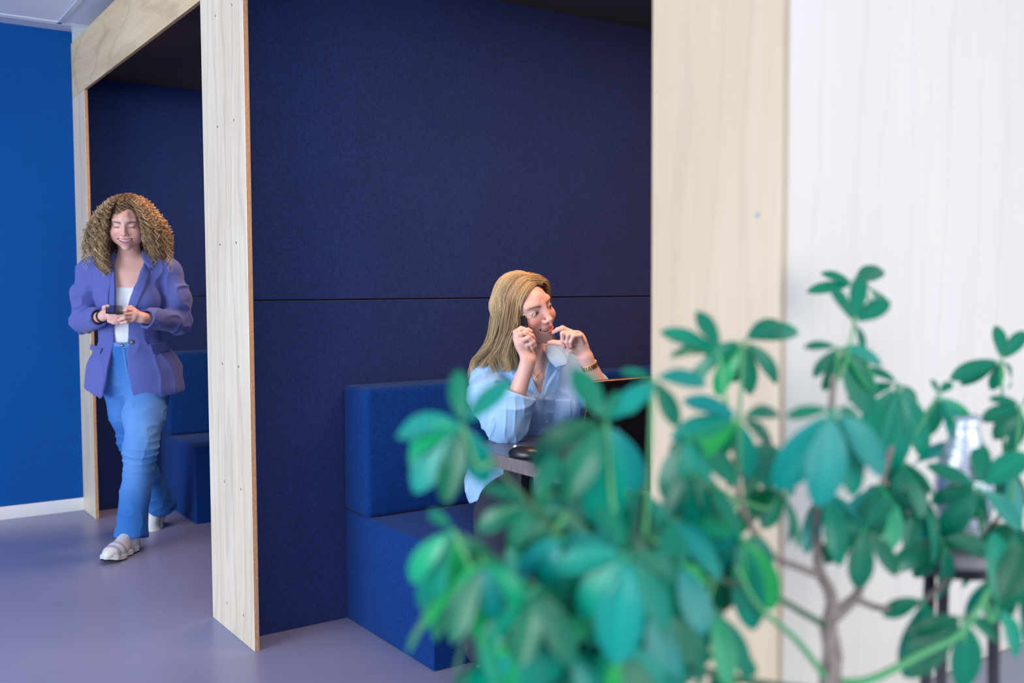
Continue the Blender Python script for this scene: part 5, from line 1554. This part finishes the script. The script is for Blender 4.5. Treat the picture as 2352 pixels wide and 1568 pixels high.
spec_cluster((1962, 742, 1.22), [(120, 85, .2, 0), (78, 105, .2, 2), (28, 85, .1, 3), (300, 70, .4, 0)], (1915, 880, 1.12))
spec_cluster((1960, 655, 1.36), [(155, 62, .2, 1), (185, 80, .3, 0), (20, 90, .8, 0), (-5, 120, .9, 2), (-25, 100, .7, 2)], (1962, 742, 1.22))
spec_cluster((1925, 798, 1.20), [(178, 60, .3, 1), (232, 70, .2, 0), (262, 95, .1, 2), (302, 150, .05, 3), (322, 140, .2, 1), (345, 110, .4, 0)], (1915, 880, 1.12))
spec_cluster((1700, 962, 1.02), [(190, 135, .1, 1), (215, 140, -.1, 0), (236, 130, .1, 2), (330, 100, .3, 1), (282, 120, .1, 0), (8, 105, .4, 2), (160, 110, .4, 1)], (1695, 1090, 1.03))
spec_cluster((1912, 940, .98), [(190, 80, .5, 0), (236, 190, .0, 1), (262, 180, -.2, 3), (316, 175, .0, 1), (350, 100, .4, 2), (292, 190, .2, 0)], (1895, 1080, 1.1))
spec_cluster((2062, 880, 1.25), [(246, 160, .0, 3), (270, 180, -.1, 1), (296, 160, .1, 0), (322, 120, .4, 2), (200, 90, .4, 0), (150, 60, .4, 1)], (2050, 1000, 1.26))
spec_cluster((2300, 828, 1.36), [(196, 95, .1, 1), (214, 80, .3, 0), (262, 60, .2, 3), (85, 70, .3, 1), (40, 80, .3, 0), (320, 80, .4, 2)], (2310, 1100, 1.28))
spec_cluster((2155, 905, 1.26), [(100, 30, .5, 1), (30, 45, .4, 1), (262, 85, .1, 3), (300, 130, .1, 0), (315, 160, .2, 1)], (2050, 1010, 1.26))
spec_cluster((2345, 930, 1.28), [(168, 55, .2, 1), (200, 75, .1, 3), (235, 80, .1, 3), (270, 110, .1, 2), (20, 80, .2, 1)], (2320, 1150, 1.26))
spec_cluster((1440, 1270, .80), [(262, 210, -.15, 3), (230, 170, .1, 1), (300, 180, .1, 0), (190, 150, .3, 1), (340, 150, .3, 2), (120, 100, .5, 1)], (1420, 1420, .86))
spec_cluster((1225, 1160, .88), [(240, 90, -.3, 3), (285, 100, -.3, 3), (200, 130, .2, 1), (330, 130, .2, 0), (160, 110, .3, 2), (60, 110, .3, 1)], (1300, 1180, .88))
spec_cluster((1040, 1215, .84), [(252, 235, .1, 2), (225, 160, .1, 2), (285, 200, .0, 1), (310, 150, .1, 0), (150, 60, .4, 1)], (1160, 1330, .82))
spec_cluster((1700, 1230, .98), [(255, 190, .1, 1), (278, 185, -.05, 0), (298, 175, .0, 1), (225, 150, .2, 3), (330, 130, .3, 2), (175, 120, .4, 1), (120, 100, .4, 0)], (1730, 1225, 1.02))
spec_cluster((2250, 1120, 1.22), [(30, 120, .1, 3), (195, 90, .2, 1), (160, 95, .3, 0), (235, 130, .1, 1), (275, 110, .2, 2), (320, 130, .1, 0), (75, 90, .4, 1)], (2260, 1240, 1.26))
spec_cluster((2160, 1235, 1.20), [(215, 110, .1, 1), (285, 140, .0, 2), (345, 130, .2, 0), (165, 120, .2, 3), (120, 100, .3, 1), (250, 100, .2, 1)], (2200, 1300, 1.23))
spec_cluster((2215, 1415, 1.08), [(275, 150, .0, 3), (196, 115, .1, 2), (226, 170, .1, 1), (330, 110, .3, 0)], (2212, 1450, 1.08))
spec_cluster((2120, 1375, 1.12), [(262, 150, .0, 1), (205, 80, .2, 3), (285, 140, .1, 0)], (2120, 1382, 1.18))
spec_cluster((2290, 1395, 1.09), [(305, 130, .1, 1), (20, 90, .2, 0), (60, 130, .1, 3), (80, 140, .2, 1)], (2262, 1380, 1.09))
spec_cluster((1985, 1215, 1.10), [(262, 110, -.2, 3), (215, 110, .1, 1), (310, 120, .1, 0), (160, 90, .3, 2), (40, 90, .3, 1)], (1935, 1250, 1.11))
spec_cluster((1655, 1500, .96), [(270, 130, .0, 1), (200, 120, .2, 0), (335, 100, .2, 1)], (1700, 1560, .98))
# the dense mass below
fill = [(2110, 1150, 1.22), (2210, 1190, 1.26), (2335, 1200, 1.24), (1760, 1010, 1.10), (1580, 1000, 1.02), (1060, 1330, .86), (1400, 1330, .84), (1470, 1120, .95), (1620, 1180, 1.0), (1260, 1130, .92), (1130, 1500, .86), (1250, 1420, .88), (1490, 1400, .86), (1640, 1400, .94), (1340, 1290, .90), (1900, 1130, 1.12), (1790, 1120, 1.08), (2080, 1060, 1.22), (2310, 1060, 1.30), (2240, 1010, 1.28), (1110, 1290, .80), (1180, 1215, .92), (1290, 1235, .84), (1235, 1350, .80), (1120, 1400, .84), (1330, 1390, .90), (1180, 1500, .80), (1310, 1500, .84), (1420, 1480, .82), (1540, 1190, .94), (1545, 1400, .92),
        (1500, 1530, .84), (1560, 1290, .90), (1590, 1085, 1.0), (1390, 1120, .96), (2020, 1110, 1.18), (2330, 1310, 1.16)]
nodes = [(1130, 1060, .86), (1300, 1180, .88), (1500, 1240, .92), (1650, 1300, .96), (1160, 1330, .82), (1300, 1420, .84), (1480, 1500, .90), (1700, 1560, .98), (1700, 1150, 1.02), (2010, 1200, 1.2), (2220, 1280, 1.24), (2280, 1340, 1.10)]
for c_ in fill:
    nd = min(nodes, key=lambda t_: (t_[0] - c_[0]) ** 2 + (t_[1] + 60 - c_[1]) ** 2 + (0 if t_[1] > c_[1] - 40 else 40000))
    wild_cluster(c_, 7, 185 if c_[0] < 1700 else 145, nd)
# the 300 leaves that show largest stay single; the rest become one mass
bpy.context.view_layer.update()
lv = [o for o in plant.children if o.name.split('.')[0] == 'leaf']
def shown(o):
    p_ = o.matrix_world.translation; f_ = p_.x * sY + p_.y * cY; r_ = p_.x * cY - p_.y * sY
    return (o.matrix_world.to_scale().x / f_) * (1 if abs(r_ / f_) < .54 and (CAM_H - p_.z) / f_ < .44 else .1)
lv.sort(key=shown, reverse=True)
V_, F_, UV_, o_ = [], [], [], 0
for o in lv[300:]:
    ml = o.matrix_local
    V_ += [tuple(ml @ v.co) for v in o.data.vertices]; F_ += [tuple(i + o_ for i in p_.vertices) for p_ in o.data.polygons]
    uvl = {lp.vertex_index: tuple(o.data.uv_layers[0].data[lp.index].uv) for lp in o.data.loops}
    UV_ += [uvl[i] for i in range(len(o.data.vertices))]; o_ += len(o.data.vertices)
if V_:
    fo = obj_from('foliage', V_, F_, M['leaf'], plant, smooth=True); fo['kind'] = 'stuff'
    uv = fo.data.uv_layers.new(name='UVMap')
    for lp in fo.data.loops: uv.data[lp.index].uv = UV_[lp.vertex_index]
    for o in lv[300:]: bpy.data.objects.remove(o, do_unlink=True)
# pot and soil
M['pot'] = plain('white_glazed_pot', (0.7, 0.7, 0.72), 0.35)
prof = [(.0, 0), (.105, 0), (.112, .01), (.150, .40), (.155, .43), (.155, .45), (.143, .45), (.138, .41), (.0, .41)]
V_, F_ = [], []
for r_, z_ in prof:
    for k_ in range(40): V_.append((r_ * math.cos(k_ * math.pi / 20), r_ * math.sin(k_ * math.pi / 20), z_))
for i in range(len(prof) - 1):
    for k_ in range(40): F_.append((i * 40 + k_, i * 40 + (k_ + 1) % 40, (i + 1) * 40 + (k_ + 1) % 40, (i + 1) * 40 + k_))
obj_from('pot', V_, F_, M['pot'], plant, smooth=True)
bm = bmesh.new(); bmesh.ops.create_cone(bm, cap_ends=True, segments=40, radius1=.137, radius2=.139, depth=.02)
for v in bm.verts: v.co.z += prng.uniform(-.003, .003)
obj_bm('soil', bm, plain('dark_soil', (.03, .02, .014), .95), plant, loc=(0, 0, .418))

seated_woman()
walking_woman()
